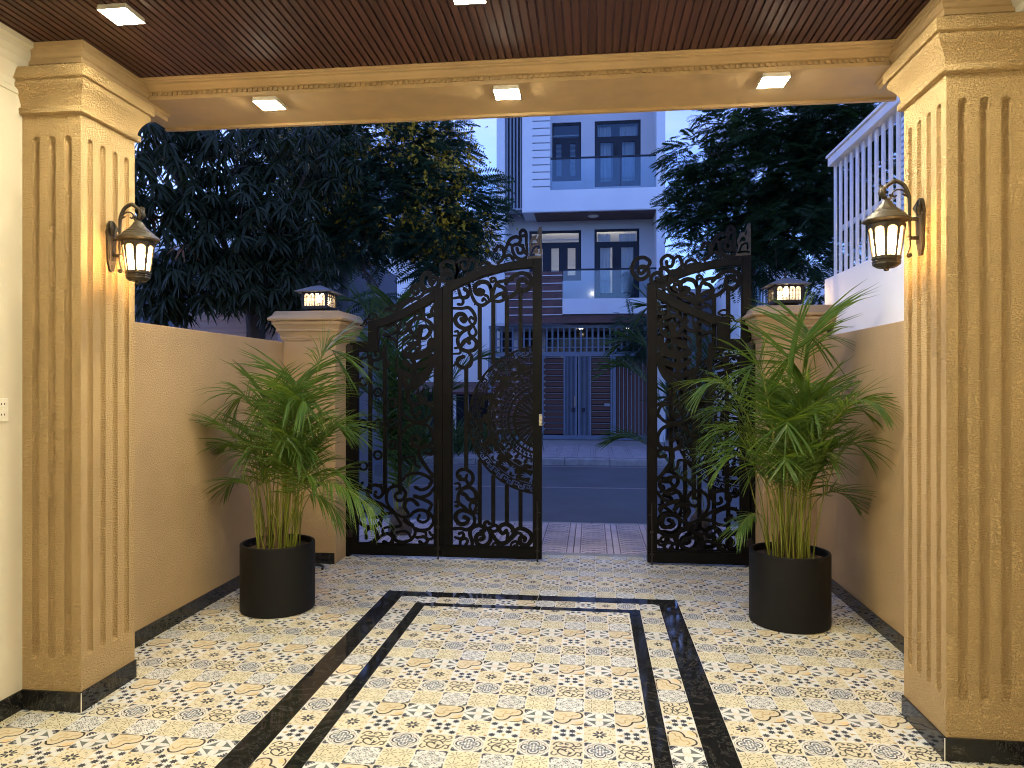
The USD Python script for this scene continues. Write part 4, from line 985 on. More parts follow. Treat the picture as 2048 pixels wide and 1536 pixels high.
def arched(w, h, cx=0.0, z0=0.0):
    """A window opening with a round head."""
    a = np.linspace(0, math.pi, 9); r = w / 2
    return Polygon([(cx - r, z0), (cx + r, z0)] + [(cx + r * math.cos(t), z0 + h - r + r * math.sin(t)) for t in a])

def wall_lantern(name_label, loc, rz):
    """Faces +x: the wall is at x = 0; z = 0 at the lantern's lowest tip."""
    o = thing("wall_lantern", name_label, "wall lamp", loc, rz, group="wall lanterns on the columns")
    c = 0.160
    K = lambda y: 0.43 - (y - 200) * 0.000345 - 0.0
    # mounting plate: long ribbed shield with leaf tips
    bp = Polygon([(-0.012, K(1240)), (-0.026, K(1130)), (-0.03, K(1080)), (-0.036, K(700)), (-0.040, K(650)), (-0.032, K(600)), (-0.026, K(520)), (-0.014, K(470)), (0, K(455)), (0.014, K(470)), (0.026, K(520)), (0.032, K(600)), (0.040, K(650)), (0.036, K(700)), (0.03, K(1080)), (0.026, K(1130)), (0.012, K(1240))])
    pl = MB().extr(bp, 0.0, 0.012, plane="yz")
    for y in np.linspace(-0.024, 0.024, 5): pl.tube([(0.012, y * 0.85, K(1080)), (0.014, y, K(700))], 0.0062, 6)
    for s in (-1, 1):
        for k in range(3): pl.tube([(0.012, s * 0.006, K(690)), (0.024, s * (0.012 + 0.008 * k), K(620 - 20 * k)), (0.014, s * (0.008 + 0.008 * (2 - k)), K(520 - 22 * k))], [0.005, 0.0075, 0.003], 6)
    pl.lathe([(0.004, 0), (0.009, 0.008), (0.008, 0.02), (0.012, 0.03)], 8, (0.006, 0, K(1240)))
    part(o, "mounting_plate", pl.get(), "bronze", smooth=50)
    # arm: upright with a curl at its foot, arching over to the neck of the lantern
    x = 0.055
    arm = MB()
    arm.tube(spline([(x, 0, K(1090)), (x, 0, K(850)), (x + 0.001, 0, K(520)), (x + 0.006, 0, K(400)), (x + 0.028, 0, K(270)), (x + 0.065, 0, K(212)), (c - 0.025, 0, K(232)), (c + 0.006, 0, K(300)), (c + 0.010, 0, K(380)), (c, 0, K(480))], 6), np.interp(np.linspace(0, 1, 55), [0, 0.3, 0.6, 0.85, 1], [0.0055, 0.0095, 0.010, 0.0085, 0.0075]), 8)
    arm.tube(spline([(x, 0, K(1090)), (x + 0.004, 0, K(1150)), (x + 0.012, 0, K(1220)), (x + 0.006, 0, K(1256)), (x - 0.006, 0, K(1240)), (x - 0.004, 0, K(1218)), (x + 0.004, 0, K(1226))], 5), 0.0052, 7)
    arm.tube(spline([(x + 0.006, 0, K(420)), (x + 0.03, 0, K(345)), (x + 0.06, 0, K(335)), (x + 0.078, 0, K(380)), (x + 0.070, 0, K(430)), (x + 0.060, 0, K(410))], 5), 0.0042, 7)
    arm.tube(spline([(c, 0, K(470)), (c - 0.018, 0, K(450)), (c - 0.022, 0, K(415)), (c - 0.012, 0, K(400))], 5), 0.0062, 7)
    for s in (-1, 0, 1): arm.tube(spline([(c + 0.004, s * 0.004, K(450)), (c + 0.024, s * 0.012, K(380)), (c + 0.020, s * 0.010, K(310)), (c + 0.030, s * 0.014, K(262))], 4), [0.004] + [0.009] * 8 + [0.007, 0.005, 0.003, 0.0015][:4], 6)
    arm.tube([(x + 0.002, 0, K(430)), (x + 0.022, 0, K(405)), (x + 0.034, 0, K(400))], [0.007, 0.006, 0.002], 6)
    for y in (740, 1000): arm.tube([(0.008, 0, K(y)), (x, 0, K(y))], [0.011, 0.008], 8); arm.lathe([(0.008, -0.010), (0.0135, -0.004), (0.0135, 0.004), (0.008, 0.010)], 10, (x, 0, K(y)))
    part(o, "arm", arm.get(), "bronze", smooth=50)
    # cap: tiers flaring to a scalloped rim
    cap = MB().loft([oct_ring(r, z, c) for r, z in ((0.078, K(815)), (0.080, K(800)), (0.100, K(775)), (0.108, K(760)), (0.1075, K(745)), (0.098, K(715)), (0.090, K(700)), (0.086, K(690)), (0.080, K(665)), (0.068, K(645)), (0.066, K(632)), (0.055, K(612)), (0.052, K(600)), (0.040, K(570)), (0.029, K(525)), (0.022, K(490)), (0.016, K(478)), (0.008, K(470)))])
    part(o, "cap", cap.get(), "bronze", smooth=30)
    # cage: eight tapered faces, each with an arched opening
    zt, zb, rt, rb = K(815), K(1262), 0.080, 0.058
    cage = MB(); n = 8; ap = math.cos(math.pi / n)
    for k in range(n):
        a0, a1 = np.pi / n + k * 2 * np.pi / n, np.pi / n + (k + 1) * 2 * np.pi / n
        B0, B1 = np.array([c + rb * math.cos(a0), rb * math.sin(a0), zb]), np.array([c + rb * math.cos(a1), rb * math.sin(a1), zb])
        T0, T1 = np.array([c + rt * math.cos(a0), rt * math.sin(a0), zt]), np.array([c + rt * math.cos(a1), rt * math.sin(a1), zt])
        def q(u, v): return (B0 * (1 - u) + B1 * u) * (1 - v) + (T0 * (1 - u) + T1 * u) * v
        face = sbox(0, 0, 1, 1); e = 0.12
        a = np.linspace(0, math.pi, 9)
        opening = Polygon([(e, 0.04), (1 - e, 0.04)] + [(0.5 + (0.5 - e) * math.cos(t), 0.80 + 0.115 * math.sin(t)) for t in a])
        v, f = tri(face.difference(opening))
        w = np.array([q(*p) for p in v]); nr = np.cross(B1 - B0, T0 - B0); nr /= np.linalg.norm(nr)
        cage.add(np.vstack([w + nr * 0.002, w - nr * 0.002]), np.vstack([f, f[:, ::-1] + len(w)]))
        ring = np.array([q(*p) for p in np.array(opening.exterior.coords)[:-1]]); m = len(ring)
        cage.add(np.vstack([ring + nr * 0.002, ring - nr * 0.002]), [[i, (i + 1) % m, (i + 1) % m + m, i + m] for i in range(m)])
        cage.tube([q(0, 0), q(0, 1)], 0.0035, 5)
        pane = np.array([q(e * 0.7, 0.02), q(1 - e * 0.7, 0.02), q(1 - e * 0.7, 0.93), q(e * 0.7, 0.93)]) - nr * 0.004
        part(o, "pane", (pane, np.array([[0, 1, 2, 3]])), "seeded_glass")
    part(o, "cage", cage.get(), "bronze")
    bowl = MB().loft([oct_ring(r, z, c) for r, z in ((0.004, 0.0), (0.011, 0.002), (0.012, 0.010), (0.016, 0.014), (0.020, 0.020), (0.042, K(1400)), (0.056, K(1372)), (0.062, K(1352)), (0.060, K(1335)), (0.063, K(1318)), (0.058, K(1300)), (0.064, K(1282)), (0.064, K(1265)), (0.056, K(1262)))])
    part(o, "bowl", bowl.get(), "bronze", smooth=30)
    part(o, "bulb", MB().lathe([(0.003, K(1190)), (0.018, K(1160)), (0.026, K(1110)), (0.028, K(1060)), (0.022, K(1010)), (0.008, K(975)), (0.002, K(968))], 14, (c, 0, 0)).get(), "bulb_light", smooth=True)
    part(o, "bulb_holder", MB().lathe([(0.012, K(1262)), (0.014, K(1240)), (0.013, K(1185)), (0.004, K(1180))], 10, (c, 0, 0)).get(), "plastic_white", smooth=40)
    return o
wall_lantern("bronze wall lantern with lit bulb on the left column", (CL, 3.53, 2.18), 0)
wall_lantern("bronze wall lantern with lit bulb on the right column", (CR, 3.54, 2.185), 180)

# ---------------------------------------------------------------- square lanterns on the gate posts
def post_lantern(label, loc, rz):
    o = thing("post_lantern", label, "lantern", loc, rz, group="square lanterns on the gate posts")
    part(o, "base", MB().rectrings(-0.10, 0.10, -0.10, 0.10, [(0.0, 0.0), (0.004, 0.0), (0.004, 0.010), (-0.015, 0.014), (-0.02, 0.030), (-0.006, 0.036), (0.018, 0.040), (0.018, 0.052), (0, 0.054)]).get(), "lantern_black")
    h, zb, zt = 0.118, 0.052, 0.198
    for sx in (-1, 1):
        for sy in (-1, 1): part(o, "corner_post", MB().box(sx * h - 0.008, sx * h + 0.008, sy * h - 0.008, sy * h + 0.008, zb, zt).get(), "lantern_black")
    face = sbox(-h + 0.008, zb, h - 0.008, zt)
    ops = [arched(0.045, 0.118, -0.0765 + 0.051 * i, zb + 0.012) for i in range(4)]
    fr = face.difference(unary_union(ops))
    mun = []
    for i in range(4):
        x = -0.0765 + 0.051 * i
        mun += [sbox(x - 0.0015, zb + 0.012, x + 0.0015, zb + 0.10), sbox(x - 0.0225, zb + 0.052, x + 0.0225, zb + 0.0552), sbox(x - 0.0225, zb + 0.092, x + 0.0225, zb + 0.0950)]
        mun += [LineString([(x, zb + 0.096), (x + 0.03 * math.cos(t), zb + 0.096 + 0.03 * math.sin(t))]).buffer(0.0011) for t in (math.pi / 4, math.pi / 2, 3 * math.pi / 4)]
    mun = unary_union(mun).intersection(unary_union(ops).buffer(0.001))
    for k in range(4):
        R = rotz(k * math.pi / 2)
        f = MB().extr(fr, -h - 0.003, -h + 0.003).extr(mun, -h - 0.0015, -h + 0.0015)
        p = part(o, "window_frame", xf(f.get(), R), "lantern_black")
        part(p, "pane", xf(MB().quad((-h + 0.01, -h + 0.006, zb + 0.005), (h - 0.01, -h + 0.006, zb + 0.005), (h - 0.01, -h + 0.006, zt - 0.005), (-h + 0.01, -h + 0.006, zt - 0.005)).get(), R), "seeded_glass")
    r0, rings = 0.175, []
    z = zt
    prof = [(0.125, zt - 0.004), (r0, zt - 0.002), (r0 + 0.002, zt + 0.004), (r0 - 0.03, zt + 0.016), (r0 - 0.03, zt + 0.019), (r0 - 0.07, zt + 0.034), (r0 - 0.07, zt + 0.037), (r0 - 0.11, zt + 0.053), (r0 - 0.11, zt + 0.056), (0.02, zt + 0.070), (0.012, zt + 0.072)]
    part(o, "roof", MB().loft([[(-r, -r, q), (r, -r, q), (r, r, q), (-r, r, q)] for r, q in prof]).get(), "slate_paint")
    part(o, "finial", MB().lathe([(0.018, zt + 0.070), (0.018, zt + 0.076), (0.008, zt + 0.080), (0.008, zt + 0.086), (0.016, zt + 0.094), (0.018, zt + 0.102), (0.012, zt + 0.112), (0.002, zt + 0.116)], 12).get(), "lantern_black", smooth=50)
    part(o, "bulb", MB().lathe([(0.002, 0.105), (0.018, 0.115), (0.026, 0.138), (0.024, 0.16), (0.012, 0.178), (0.002, 0.18)], 12, (0.0, 0, 0)).get(), "post_bulb_light", smooth=True)
    return o
def sum_boxes(bs):
    m = MB()
    for b in bs: m.box(*b)
    return m.get()
post_lantern("square black lantern with arched panes on the left gate post", (-2.585, 6.54, 2.320), 0)
post_lantern("square black lantern with arched panes on the right gate post", (1.712, 6.54, 2.320), 0)
# ---------------------------------------------------------------- potted areca palms
def leaflet_strip(base, dirv, up, L, w, droop, nseg=4):
    """A folded blade: centre crease and two edges, bending down along its length."""
    dirv = dirv / np.linalg.norm(dirv); side = np.cross(dirv, up); side /= np.linalg.norm(side) + 1e-9
    nrm = np.cross(side, dirv)
    V, F = [], []
    p = base.copy(); d = dirv.copy()
    for i in range(nseg + 1):
        t = i / nseg; ww = w * (0.35 + 0.65 * math.sin(math.pi * min(0.12 + 0.72 * t, 1.0))) * (1 - t ** 3) + 0.0006
        V += [p + side * ww * 0.5 - nrm * ww * 0.22, p, p - side * ww * 0.5 - nrm * ww * 0.22]
        d = d + np.array([0, 0, -droop / nseg]); d /= np.linalg.norm(d); p = p + d * L / nseg
    for i in range(nseg):
        a = 3 * i; F += [[a, a + 1, a + 4, a + 3], [a + 1, a + 2, a + 5, a + 4]]
    return np.array(V), np.array(F)

def frond(root, tip, arch, nl=26, L=0.36, w=0.024, bare=0.42, seed=0, droop=0.9, sag=0.35, vfold=0.5):
    """(rachis mesh, blades mesh). A stem from root that arches to tip, the upper part set with paired blades."""
    r = np.random.default_rng(seed)
    root, tip = np.asarray(root, float), np.asarray(tip, float)
    mid = (root + tip) / 2; out = tip - root; h = np.array([out[0], out[1], 0.0])
    c1 = root + np.array([0, 0, 1.0]) * arch * 0.55 + h * 0.10 + r.normal(0, 0.012, 3); c2 = tip + np.array([0, 0, 1.0]) * sag * arch * 0.55 - h * 0.38
    t = np.linspace(0, 1, 15)[:, None]
    c = (1 - t) ** 3 * root + 3 * (1 - t) ** 2 * t * c1 + 3 * (1 - t) * t ** 2 * c2 + t ** 3 * tip
    st = MB().tube(c, np.linspace(0.0052, 0.0016, 15), 5)
    B = MB()
    for i in range(nl):
        s = bare + (1 - bare) * (i + 0.5) / nl
        x = s * 14; k = min(int(x), 13); p = c[k] + (c[k + 1] - c[k]) * (x - k); d = c[k + 1] - c[k]; d /= np.linalg.norm(d)
        side = np.cross(d, [0, 0, 1.0]); 
        if np.linalg.norm(side) < 0.05: side = np.array([d[1], -d[0], 0.1])
        side /= np.linalg.norm(side); up = np.cross(side, d)
        u = (s - bare) / (1 - bare); ll = L * (0.55 + 0.75 * math.sin(math.pi * (0.15 + 0.72 * u))) * (0.9 if u < 0.85 else 0.75) * r.uniform(0.88, 1.1)
        fw = 0.75 + 1.0 * u ** 1.4
        for sg in (-1, 1):
            dv = side * sg + d * fw * r.uniform(0.9, 1.1) + up * (vfold + r.normal(0, 0.06))
            B.add(*leaflet_strip(p, dv, up + side * sg * 0.35, ll, w * r.uniform(0.85, 1.1), droop * r.uniform(0.6, 1.35)))
    B.add(*leaflet_strip(c[-1], c[-1] - c[-2], np.array([0.1, 0, 1.0]), L * 0.6, w * 0.8, droop))
    return st.get(), B.get()

def palm(loc, r, h, label_pot, label_palm, tips, extra, seed):
    pot = thing("plant_pot", label_pot, "plant pot", loc)
    t = 0.022
    part(pot, "pot_wall", MB().lathe([(r - 0.012, 0.0), (r - 0.004, 0.004), (r, 0.014), (r, h - 0.008), (r - 0.003, h - 0.002), (r - 0.009, h), (r - t + 0.006, h), (r - t, h - 0.006), (r - t, h - 0.07)], 56).get(), "pot_black", smooth=40)
    g = np.random.default_rng(seed)
    n = 18; an = np.linspace(0, 2 * np.pi, 40, endpoint=False)
    soil = MB(); rings = []
    for q in np.linspace(1, 0.02, 9):
        rr = (r - t) * q; z = h - 0.052 + 0.018 * (1 - q) + 0.006 * np.sin(an * 5 + q * 9)
        rings.append(np.stack([rr * np.cos(an), rr * np.sin(an), z], 1))
    part(pot, "soil", soil.loft(rings[::-1], cap=False).get(), "soil", smooth=True)
    crumbs = MB()
    for i in range(240):
        a = g.uniform(0, 2 * np.pi); q = (r - t) * math.sqrt(g.uniform(0, 0.93)); s = g.uniform(0.003, 0.009); p = np.array([q * math.cos(a), q * math.sin(a), h - 0.043 + 0.008 * g.random()])
        crumbs.add(p + s * g.normal(0, 0.6, (4, 3)), [[0, 1, 2], [0, 2, 3], [0, 3, 1], [1, 3, 2]])
    part(pot, "soil_crumbs", crumbs.get(), "soil", kind="stuff")
    pl = thing("areca_palm", label_palm, "palm", (loc[0], loc[1], h - 0.05))
    z0 = 0.0
    allf = []
    for (dx, dy, z, arch, L, bare) in tips:
        allf.append((dx, dy, z - (h - 0.05), arch, L, bare))
    for i in range(extra):
        a = g.uniform(0, 2 * np.pi); q = 0.08 + 0.44 * g.random() ** 1.2; z = g.uniform(0.62, 1.2) - 0.30 * q
        allf.append((q * math.cos(a), q * math.sin(a) * 0.8, z, g.uniform(0.95, 1.2) * z, g.uniform(0.24, 0.32), g.uniform(0.32, 0.52)))
    for i, (dx, dy, z, arch, L, bare) in enumerate(allf):
        a = math.atan2(dy, dx) + g.normal(0, 0.5); q = g.uniform(0.02, r * 0.62)
        root = np.array([q * math.cos(a), q * math.sin(a), z0])
        dist = math.hypot(dx, dy, z)
        st, bl = frond(root, (dx, dy, z), arch, nl=int(11 + 13 * dist), L=L * 1.12, seed=seed * 100 + i, bare=bare, w=0.0095 + 0.011 * L, droop=g.uniform(0.35, 1.0), vfold=g.uniform(0.2, 0.55))
        f = part(pl, "frond", st, "palm_stem", smooth=True)
        part(f, "leaflets", bl, "palm_leaf")
    ca = MB()
    for i in range(32):
        a = g.uniform(0, 2 * np.pi); q = r * 0.62 * math.sqrt(g.random()); le = g.uniform(0.25, 0.7); ln_ = g.normal(0, 0.05, 2) + 0.10 * np.array([math.cos(a), math.sin(a)]) * q / r
        p0 = np.array([q * math.cos(a), q * math.sin(a), -0.01]); p1 = p0 + np.array([ln_[0] * le * 1.6, ln_[1] * le * 1.6, le])
        ca.tube([p0, (p0 + p1) / 2 + g.normal(0, 0.008, 3), p1], [0.0056, 0.0040, 0.0024], 5)
    part(pl, "bare_canes", ca.get(), "palm_stem", smooth=True, kind="stuff")
    for i in range(12):
        a = g.uniform(0, 2 * np.pi); q = r * 0.5 * math.sqrt(g.random()); le = g.uniform(0.10, 0.26)
        p0 = np.array([q * math.cos(a), q * math.sin(a), -0.012]); p1 = p0 + np.array([*(g.normal(0, 0.02, 2)), le])
        part(pl, "cane_sheath", MB().tube([p0, (p0 * 2 + p1) / 3, p1], [0.016, 0.013, 0.004], 6).get(), "cane_sheath", smooth=True)
    return pl
# tips: (dx, dy, z of tip, arch, blade length, bare share)
palm((-2.30, 5.015, 0), 0.265, 0.49, "black round pot near the left garden wall", "areca palm in the pot near the left garden wall",
     [(0.42, 0.05, 1.86, 1.42, 0.40, 0.62), (0.10, 0.1, 1.62, 1.25, 0.40, 0.6), (-0.05, -0.1, 1.52, 1.2, 0.36, 0.55), (-0.62, -0.05, 1.28, 1.30, 0.30, 0.5), (-0.55, 0.1, 1.10, 1.25, 0.30, 0.45),
      (0.80, -0.25, 0.78, 1.22, 0.30, 0.55), (0.50, -0.1, 0.72, 0.95, 0.26, 0.5), (0.56, 0.0, 1.28, 1.15, 0.30, 0.5), (0.30, -0.2, 1.48, 1.25, 0.36, 0.5), (-0.28, -0.05, 1.52, 1.2, 0.30, 0.6), (-0.45, 0.1, 0.86, 0.85, 0.24, 0.5)], 20, 11)
palm((1.366, 5.114, 0), 0.267, 0.497, "black round pot in front of the right gate post", "taller areca palm in the pot in front of the right gate post",
     [(0.22, 0.25, 1.98, 1.55, 0.42, 0.6), (0.02, 0.1, 1.80, 1.40, 0.42, 0.55), (-0.60, -0.1, 1.60, 1.42, 0.30, 0.5), (-0.52, -0.2, 1.08, 1.15, 0.28, 0.5), (-0.48, 0.05, 1.26, 1.2, 0.28, 0.5), (-0.30, -0.15, 1.74, 1.35, 0.34, 0.55),
      (0.40, 0.45, 1.56, 1.25, 0.36, 0.45), (0.42, -0.50, 1.50, 1.2, 0.26, 0.55), (0.46, -0.1, 1.46, 1.2, 0.34, 0.5), (0.47, 0.1, 0.80, 0.9, 0.28, 0.5), (-0.36, -0.1, 0.66, 0.7, 0.20, 0.6), (0.10, -0.2, 1.50, 1.2, 0.38, 0.45), (-0.1, -0.3, 1.36, 1.1, 0.36, 0.45)], 23, 23)

# a coil of dark hose by the left pot
ho = thing("hose", "dark hose end curling on the tiles behind the left pot", "hose", (-2.45, 6.08, 0))
q = np.linspace(0, 1.5 * np.pi, 22)
wpart(ho, "hose_body", MB().tube(np.stack([-2.47 + 0.10 * np.cos(q), 6.06 + 0.13 * np.sin(q), np.full(22, 0.014)], 1), 0.011, 8), "rubber_black", smooth=True)
# ---------------------------------------------------------------- the street
def at(px, py, Y):
    """The point at depth Y that stands where the surveyed photo shows it."""
    t = (px - 1024) / 1420; d = Y / (0.9938 + 0.1113 * t)
    return np.array([d * (-0.1113 + 0.9938 * t), Y, 1.65 - (py - 768) / 1420 * d])
gr = struct("ground")
part(gr, "ground_sheet", MB().box(-160, 160, -60, 320, -0.6, -0.30).get(), "ground_dirt")
rd = struct("road")
part(rd, "asphalt", MB().box(-120, 120, 8.66, 15.78, -0.30, -0.15).get(), "asphalt")
part(rd, "centre_line", MB().box(-120, 120, 12.30, 12.40, -0.149, -0.146).get(), "line_paint", label="worn pale line along the middle of the road")
part(rd, "edge_line", MB().box(-120, 120, 15.44, 15.56, -0.149, -0.146).get(), "line_paint", label="pale line at the far gutter")
kb = struct("kerb")
for i in range(-7, 7):
    part(kb, "kerb_block", MB().box(i * 1.0 + 0.003, i * 1.0 + 0.997, 8.52, 8.66, -0.3, -0.028, 0.012).get(), "kerb_stone")
    part(kb, "kerb_block", MB().box(i * 1.0 + 0.403, i * 1.0 + 1.397, 15.78, 16.02, -0.3, -0.012, 0.015).get(), "kerb_stone")
# near pavement: embossed concrete pavers, each with ovals and square studs between
pv = struct("pavement")
part(pv, "bed", MB().box(-40, 40, 6.94, 8.52, -0.3, -0.045).get(), "paver_joint")
P_ = 0.40
def paver_mesh(w=P_, k=4):
    h = w / 2 - 0.004
    m = MB().loft([[(-h - o, -h - o, z), (h + o, -h - o, z), (h + o, h + o, z), (-h - o, h + o, z)] for o, z in ((0, -0.03), (0, -0.004), (-0.004, 0.0))], cap=False)
    groove = []
    s = w / 2 * 0.94
    groove.append(sbox(-0.138, -s, -0.127, s)); groove.append(sbox(0.127, -s, 0.138, s))
    for cy in (-0.145, -0.05, 0.05, 0.145):
        e = affinity.scale(Point(0, 0).buffer(1, quad_segs=8), 0.118, 0.040); e = affinity.translate(e, 0, cy); groove.append(e.difference(affinity.scale(e, 0.90, 0.76)))
    for cy in (-0.0975, 0.0, 0.0975):
        for cx_ in (-0.06, 0.0, 0.06): b = sbox(cx_ - 0.014, cy - 0.008, cx_ + 0.014, cy + 0.008); groove.append(b.difference(b.buffer(-0.0045)))
    g = unary_union(groove)
    top = sbox(-h + 0.004, -h + 0.004, h - 0.004, h - 0.004)
    v, f = tri(top.difference(g)); m.add(np.column_stack([v, np.zeros(len(v))]), f)
    n0 = sum(len(q) for q in m.v)
    v, f = tri(g.intersection(top)); m.add(np.column_stack([v, np.full(len(v), -0.006)]), f)
    V, F = m.get(); col = np.tile((0.62, 0.50, 0.50), (len(V), 1)); col[n0:] = (0.21, 0.15, 0.16)
    return V, F, col
*pvm, pcol = paver_mesh(); pvm = tuple(pvm)
x0p = 0.02
for i in range(-8, 9):
    for j in range(4):
        part(pv, "paver", xf(pvm, t=(0, 0, rng.uniform(-0.002, 0.001))), "paver_print", col=pcol * rng.uniform(0.88, 1.06), loc=(x0p + i * P_, 6.96 + (j + 0.5) * P_ * 0.975, -0.016))
m = MB()
for i in list(range(-60, -8)) + list(range(9, 60)):
    for j in range(4): m.box(x0p + i * P_ - 0.197, x0p + i * P_ + 0.197, 6.96 + j * 0.39 + 0.003, 6.96 + (j + 1) * 0.39 - 0.003, -0.05, -0.016)
part(pv, "far_pavers", m.get(), "paver_pink", kind="stuff")
# far pavement
fpv = struct("far_pavement")
part(fpv, "bed", MB().box(-60, 60, 16.02, 19.2, -0.3, -0.022).get(), "paver_joint")
for i in range(-8, 8):
    for j in range(7):
        x, y = 0.1 + i * 0.42, 16.04 + j * 0.45
        q = MB().box(x, x + 0.30, y + 0.006, y + 0.444, -0.03, 0.0)
        for k in range(2): q.box(x + 0.306 + k * 0.056, x + 0.356 + k * 0.056, y + 0.006, y + 0.444, -0.03, -0.001)
        part(fpv, "paver", q.get(), "paver_grey")
part(fpv, "far_pavers", MB().box(-60, 0.1 - 8 * 0.42 - 0.01, 16.03, 19.19, -0.03, -0.001).box(0.1 + 8 * 0.42, 60, 16.03, 19.19, -0.03, -0.001).get(), "paver_grey", kind="stuff")
part(fpv, "ramp", MB().loft([[(x, 19.2, -0.3), (x, 19.2, 0.0), (x, 20.15, 0.05), (x, 20.6, 0.05), (x, 20.6, -0.3)] for x in (-3.2, 2.4)]).get(), "concrete")

# ---------------------------------------------------------------- neighbour on the right: white wall with a slatted screen
nw = thing("neighbour_wall", "white wall rising behind the right tan garden wall", "wall", (2.12, 5.0, 0))
wpart(nw, "wall_face", MB().box(2.04, 2.24, 2.0, 6.52, -0.1, 2.57, 0.004), "white_paint")
sc = thing("slatted_screen", "white screen of upright metal slats on top of the neighbour wall", "screen", (2.12, 5.0, 2.57))
wpart(sc, "top_rail", MB().box(2.06, 2.20, 2.0, 6.50, 3.555, 3.625, 0.003), "white_metal")
n_s = 34
for i in range(n_s):
    y = 6.47 - i * 0.128
    wpart(sc, "slat", MB().box(2.110, 2.121, y - 0.026, y + 0.026, 2.571, 3.554), "white_metal")
wpart(sc, "mid_rail", MB().box(2.148, 2.17, 2.0, 6.48, 2.98, 3.02), "white_metal")
wpart(sc, "cap_strip", MB().box(2.045, 2.215, 2.0, 6.51, 3.626, 3.65, 0.002), "white_metal")
bs = thing("louvre_screen", "white horizontal louvres seen through the slatted screen", "screen", (3.0, 5.0, 2.4))
for i in range(15):
    z = 3.32 + 0.062 * i
    wpart(bs, "louvre", MB().box(2.98, 3.01, 2.3, 7.3, z, z + 0.040), "white_metal")
for y in (2.6, 4.2, 5.8, 7.28): wpart(bs, "post", MB().box(3.011, 3.05, y, y + 0.05, 0.0, 4.25), "white_metal")
dw = thing("side_building", "dark neighbouring wall behind the slatted screen", "building", (3.6, 5.0, 0))
wpart(dw, "wall", MB().box(3.3, 5.0, 2.0, 8.2, -0.2, 3.30), "slate_paint")
br = thing("stair_rail", "white sloping handrail behind the slatted screen", "handrail", (2.6, 5.0, 2.5))
wpart(br, "rail", MB().tube([(2.5, 6.6, 2.85), (2.5, 3.2, 3.55)], 0.022, 8), "white_metal")
wpart(br, "lower_rail", MB().tube([(2.5, 6.6, 2.78), (2.5, 3.2, 2.82)], 0.016, 8), "white_metal")

# ---------------------------------------------------------------- buildings further off
wb = thing("white_building", "long white building behind the trees left of the tall house", "building", (-9.0, 27.0, 0))
a = at(984, 500, 25.0)
wpart(wb, "wall", MB().box(-17.0, a[0], 25.0, 33.0, 1.55, 7.2), "bright_paint")
wpart(wb, "roof_parapet", MB().box(-17.1, a[0] + 0.05, 24.9, 33.1, 7.2, 7.4), "house_paint")
for i in range(4): wpart(wb, "roof_rib", MB().box(-17, a[0], 24.93, 24.99, 5.6 + 0.36 * i, 5.63 + 0.36 * i), "house_paint_side")
sh = thing("tiled_shed", "low dark shed with a red tiled roof seen through the gate", "shed", (-4.6, 22.5, 0))
wpart(sh, "wall", MB().box(-8.5, -3.15, 22.0, 24.6, -0.1, 1.35), "dark_glass_wall")
for i in range(30): wpart(sh, "roof_tile", MB().loft([[(x, 21.8, 1.33), (x, 21.8, 1.40), (x, 24.8, 1.72), (x, 24.8, 1.65)] for x in (-8.6 + i * 0.182, -8.6 + i * 0.182 + 0.172)]), "red_tile")
wpart(sh, "post", MB().box(-4.3, -4.22, 21.9, 21.98, -0.1, 1.34).box(-3.9, -3.82, 21.9, 21.98, -0.1, 1.34), "white_metal")
gh = thing("grey_house", "dark grey house with a square window behind the mango tree", "house", (-6.0, 15.0, 0))
a = at(697, 560, 13.5); b = at(676, 573, 13.5); c_ = at(612, 500, 13.5)
wl = sbox(-11.0, -0.2, a[0], 4.3).difference(sbox(c_[0], b[2], b[0], b[2] + 1.25))
wpart(gh, "wall", MB().extr(wl, 13.5, 13.7).box(-11.0, a[0], 13.7, 17.0, -0.2, 4.3), "slate_paint")
w = wpart(gh, "window", MB().extr(sbox(c_[0] - 0.06, b[2] - 0.06, b[0] + 0.06, b[2] + 1.31).difference(sbox(c_[0], b[2], b[0], b[2] + 1.25)), 13.44, 13.52), "grey_metal")
wpart(w, "pane", MB().box(c_[0], b[0], 13.66, 13.67, b[2], b[2] + 1.25), "dark_glass_wall")
nc = thing("neighbour_post", "peach post cap of the next house left of the tan gate post", "gate post", (-4.9, 10.2, 0))
a, b = at(372, 655, 9.5), at(556, 640, 9.5)
wpart(nc, "shaft", MB().box(a[0] + 0.12, b[0], 9.5, 10.6, -0.1, 2.36), "peach_paint")
wpart(nc, "cap", MB().rectrings(a[0] + 0.12, b[0], 9.5, 10.6, [(0, 2.36), (0.03, 2.38), (0.03, 2.42), (0.06, 2.45), (0.07, 2.52), (0.10, 2.55), (0.10, 2.60), (0.12, 2.61), (0.12, 2.68), (0, 2.69)]), "peach_paint")
wpart(nc, "dark_wall", MB().box(b[0] + 0.01, b[0] + 1.2, 9.9, 10.1, -0.1, 2.40), "slate_paint")
for i in range(14): wpart(nc, "railing_bar", MB().box(a[0] + 0.2 + i * 0.1, a[0] + 0.215 + i * 0.1, 9.9, 9.915, 2.69, 3.1), "lantern_black")
rb = thing("blue_white_building", "white building with a teal stripe beyond the right gate post", "building", (6.0, 21.0, 0))
a, b = at(1478, 500, 18.0), at(1720, 560, 18.0)
wpart(rb, "wall", MB().box(a[0], b[0] + 3, 18.0, 26.0, -0.2, 4.55), "bright_paint")
wpart(rb, "stripe", MB().box(a[0] + 0.18, a[0] + 0.52, 17.93, 18.0, -0.2, 5.6), "teal_paint")
wpart(rb, "upper_block", MB().box(a[0] + 0.52, a[0] + 1.3, 18.4, 24.0, 4.55, 6.1), "house_paint")
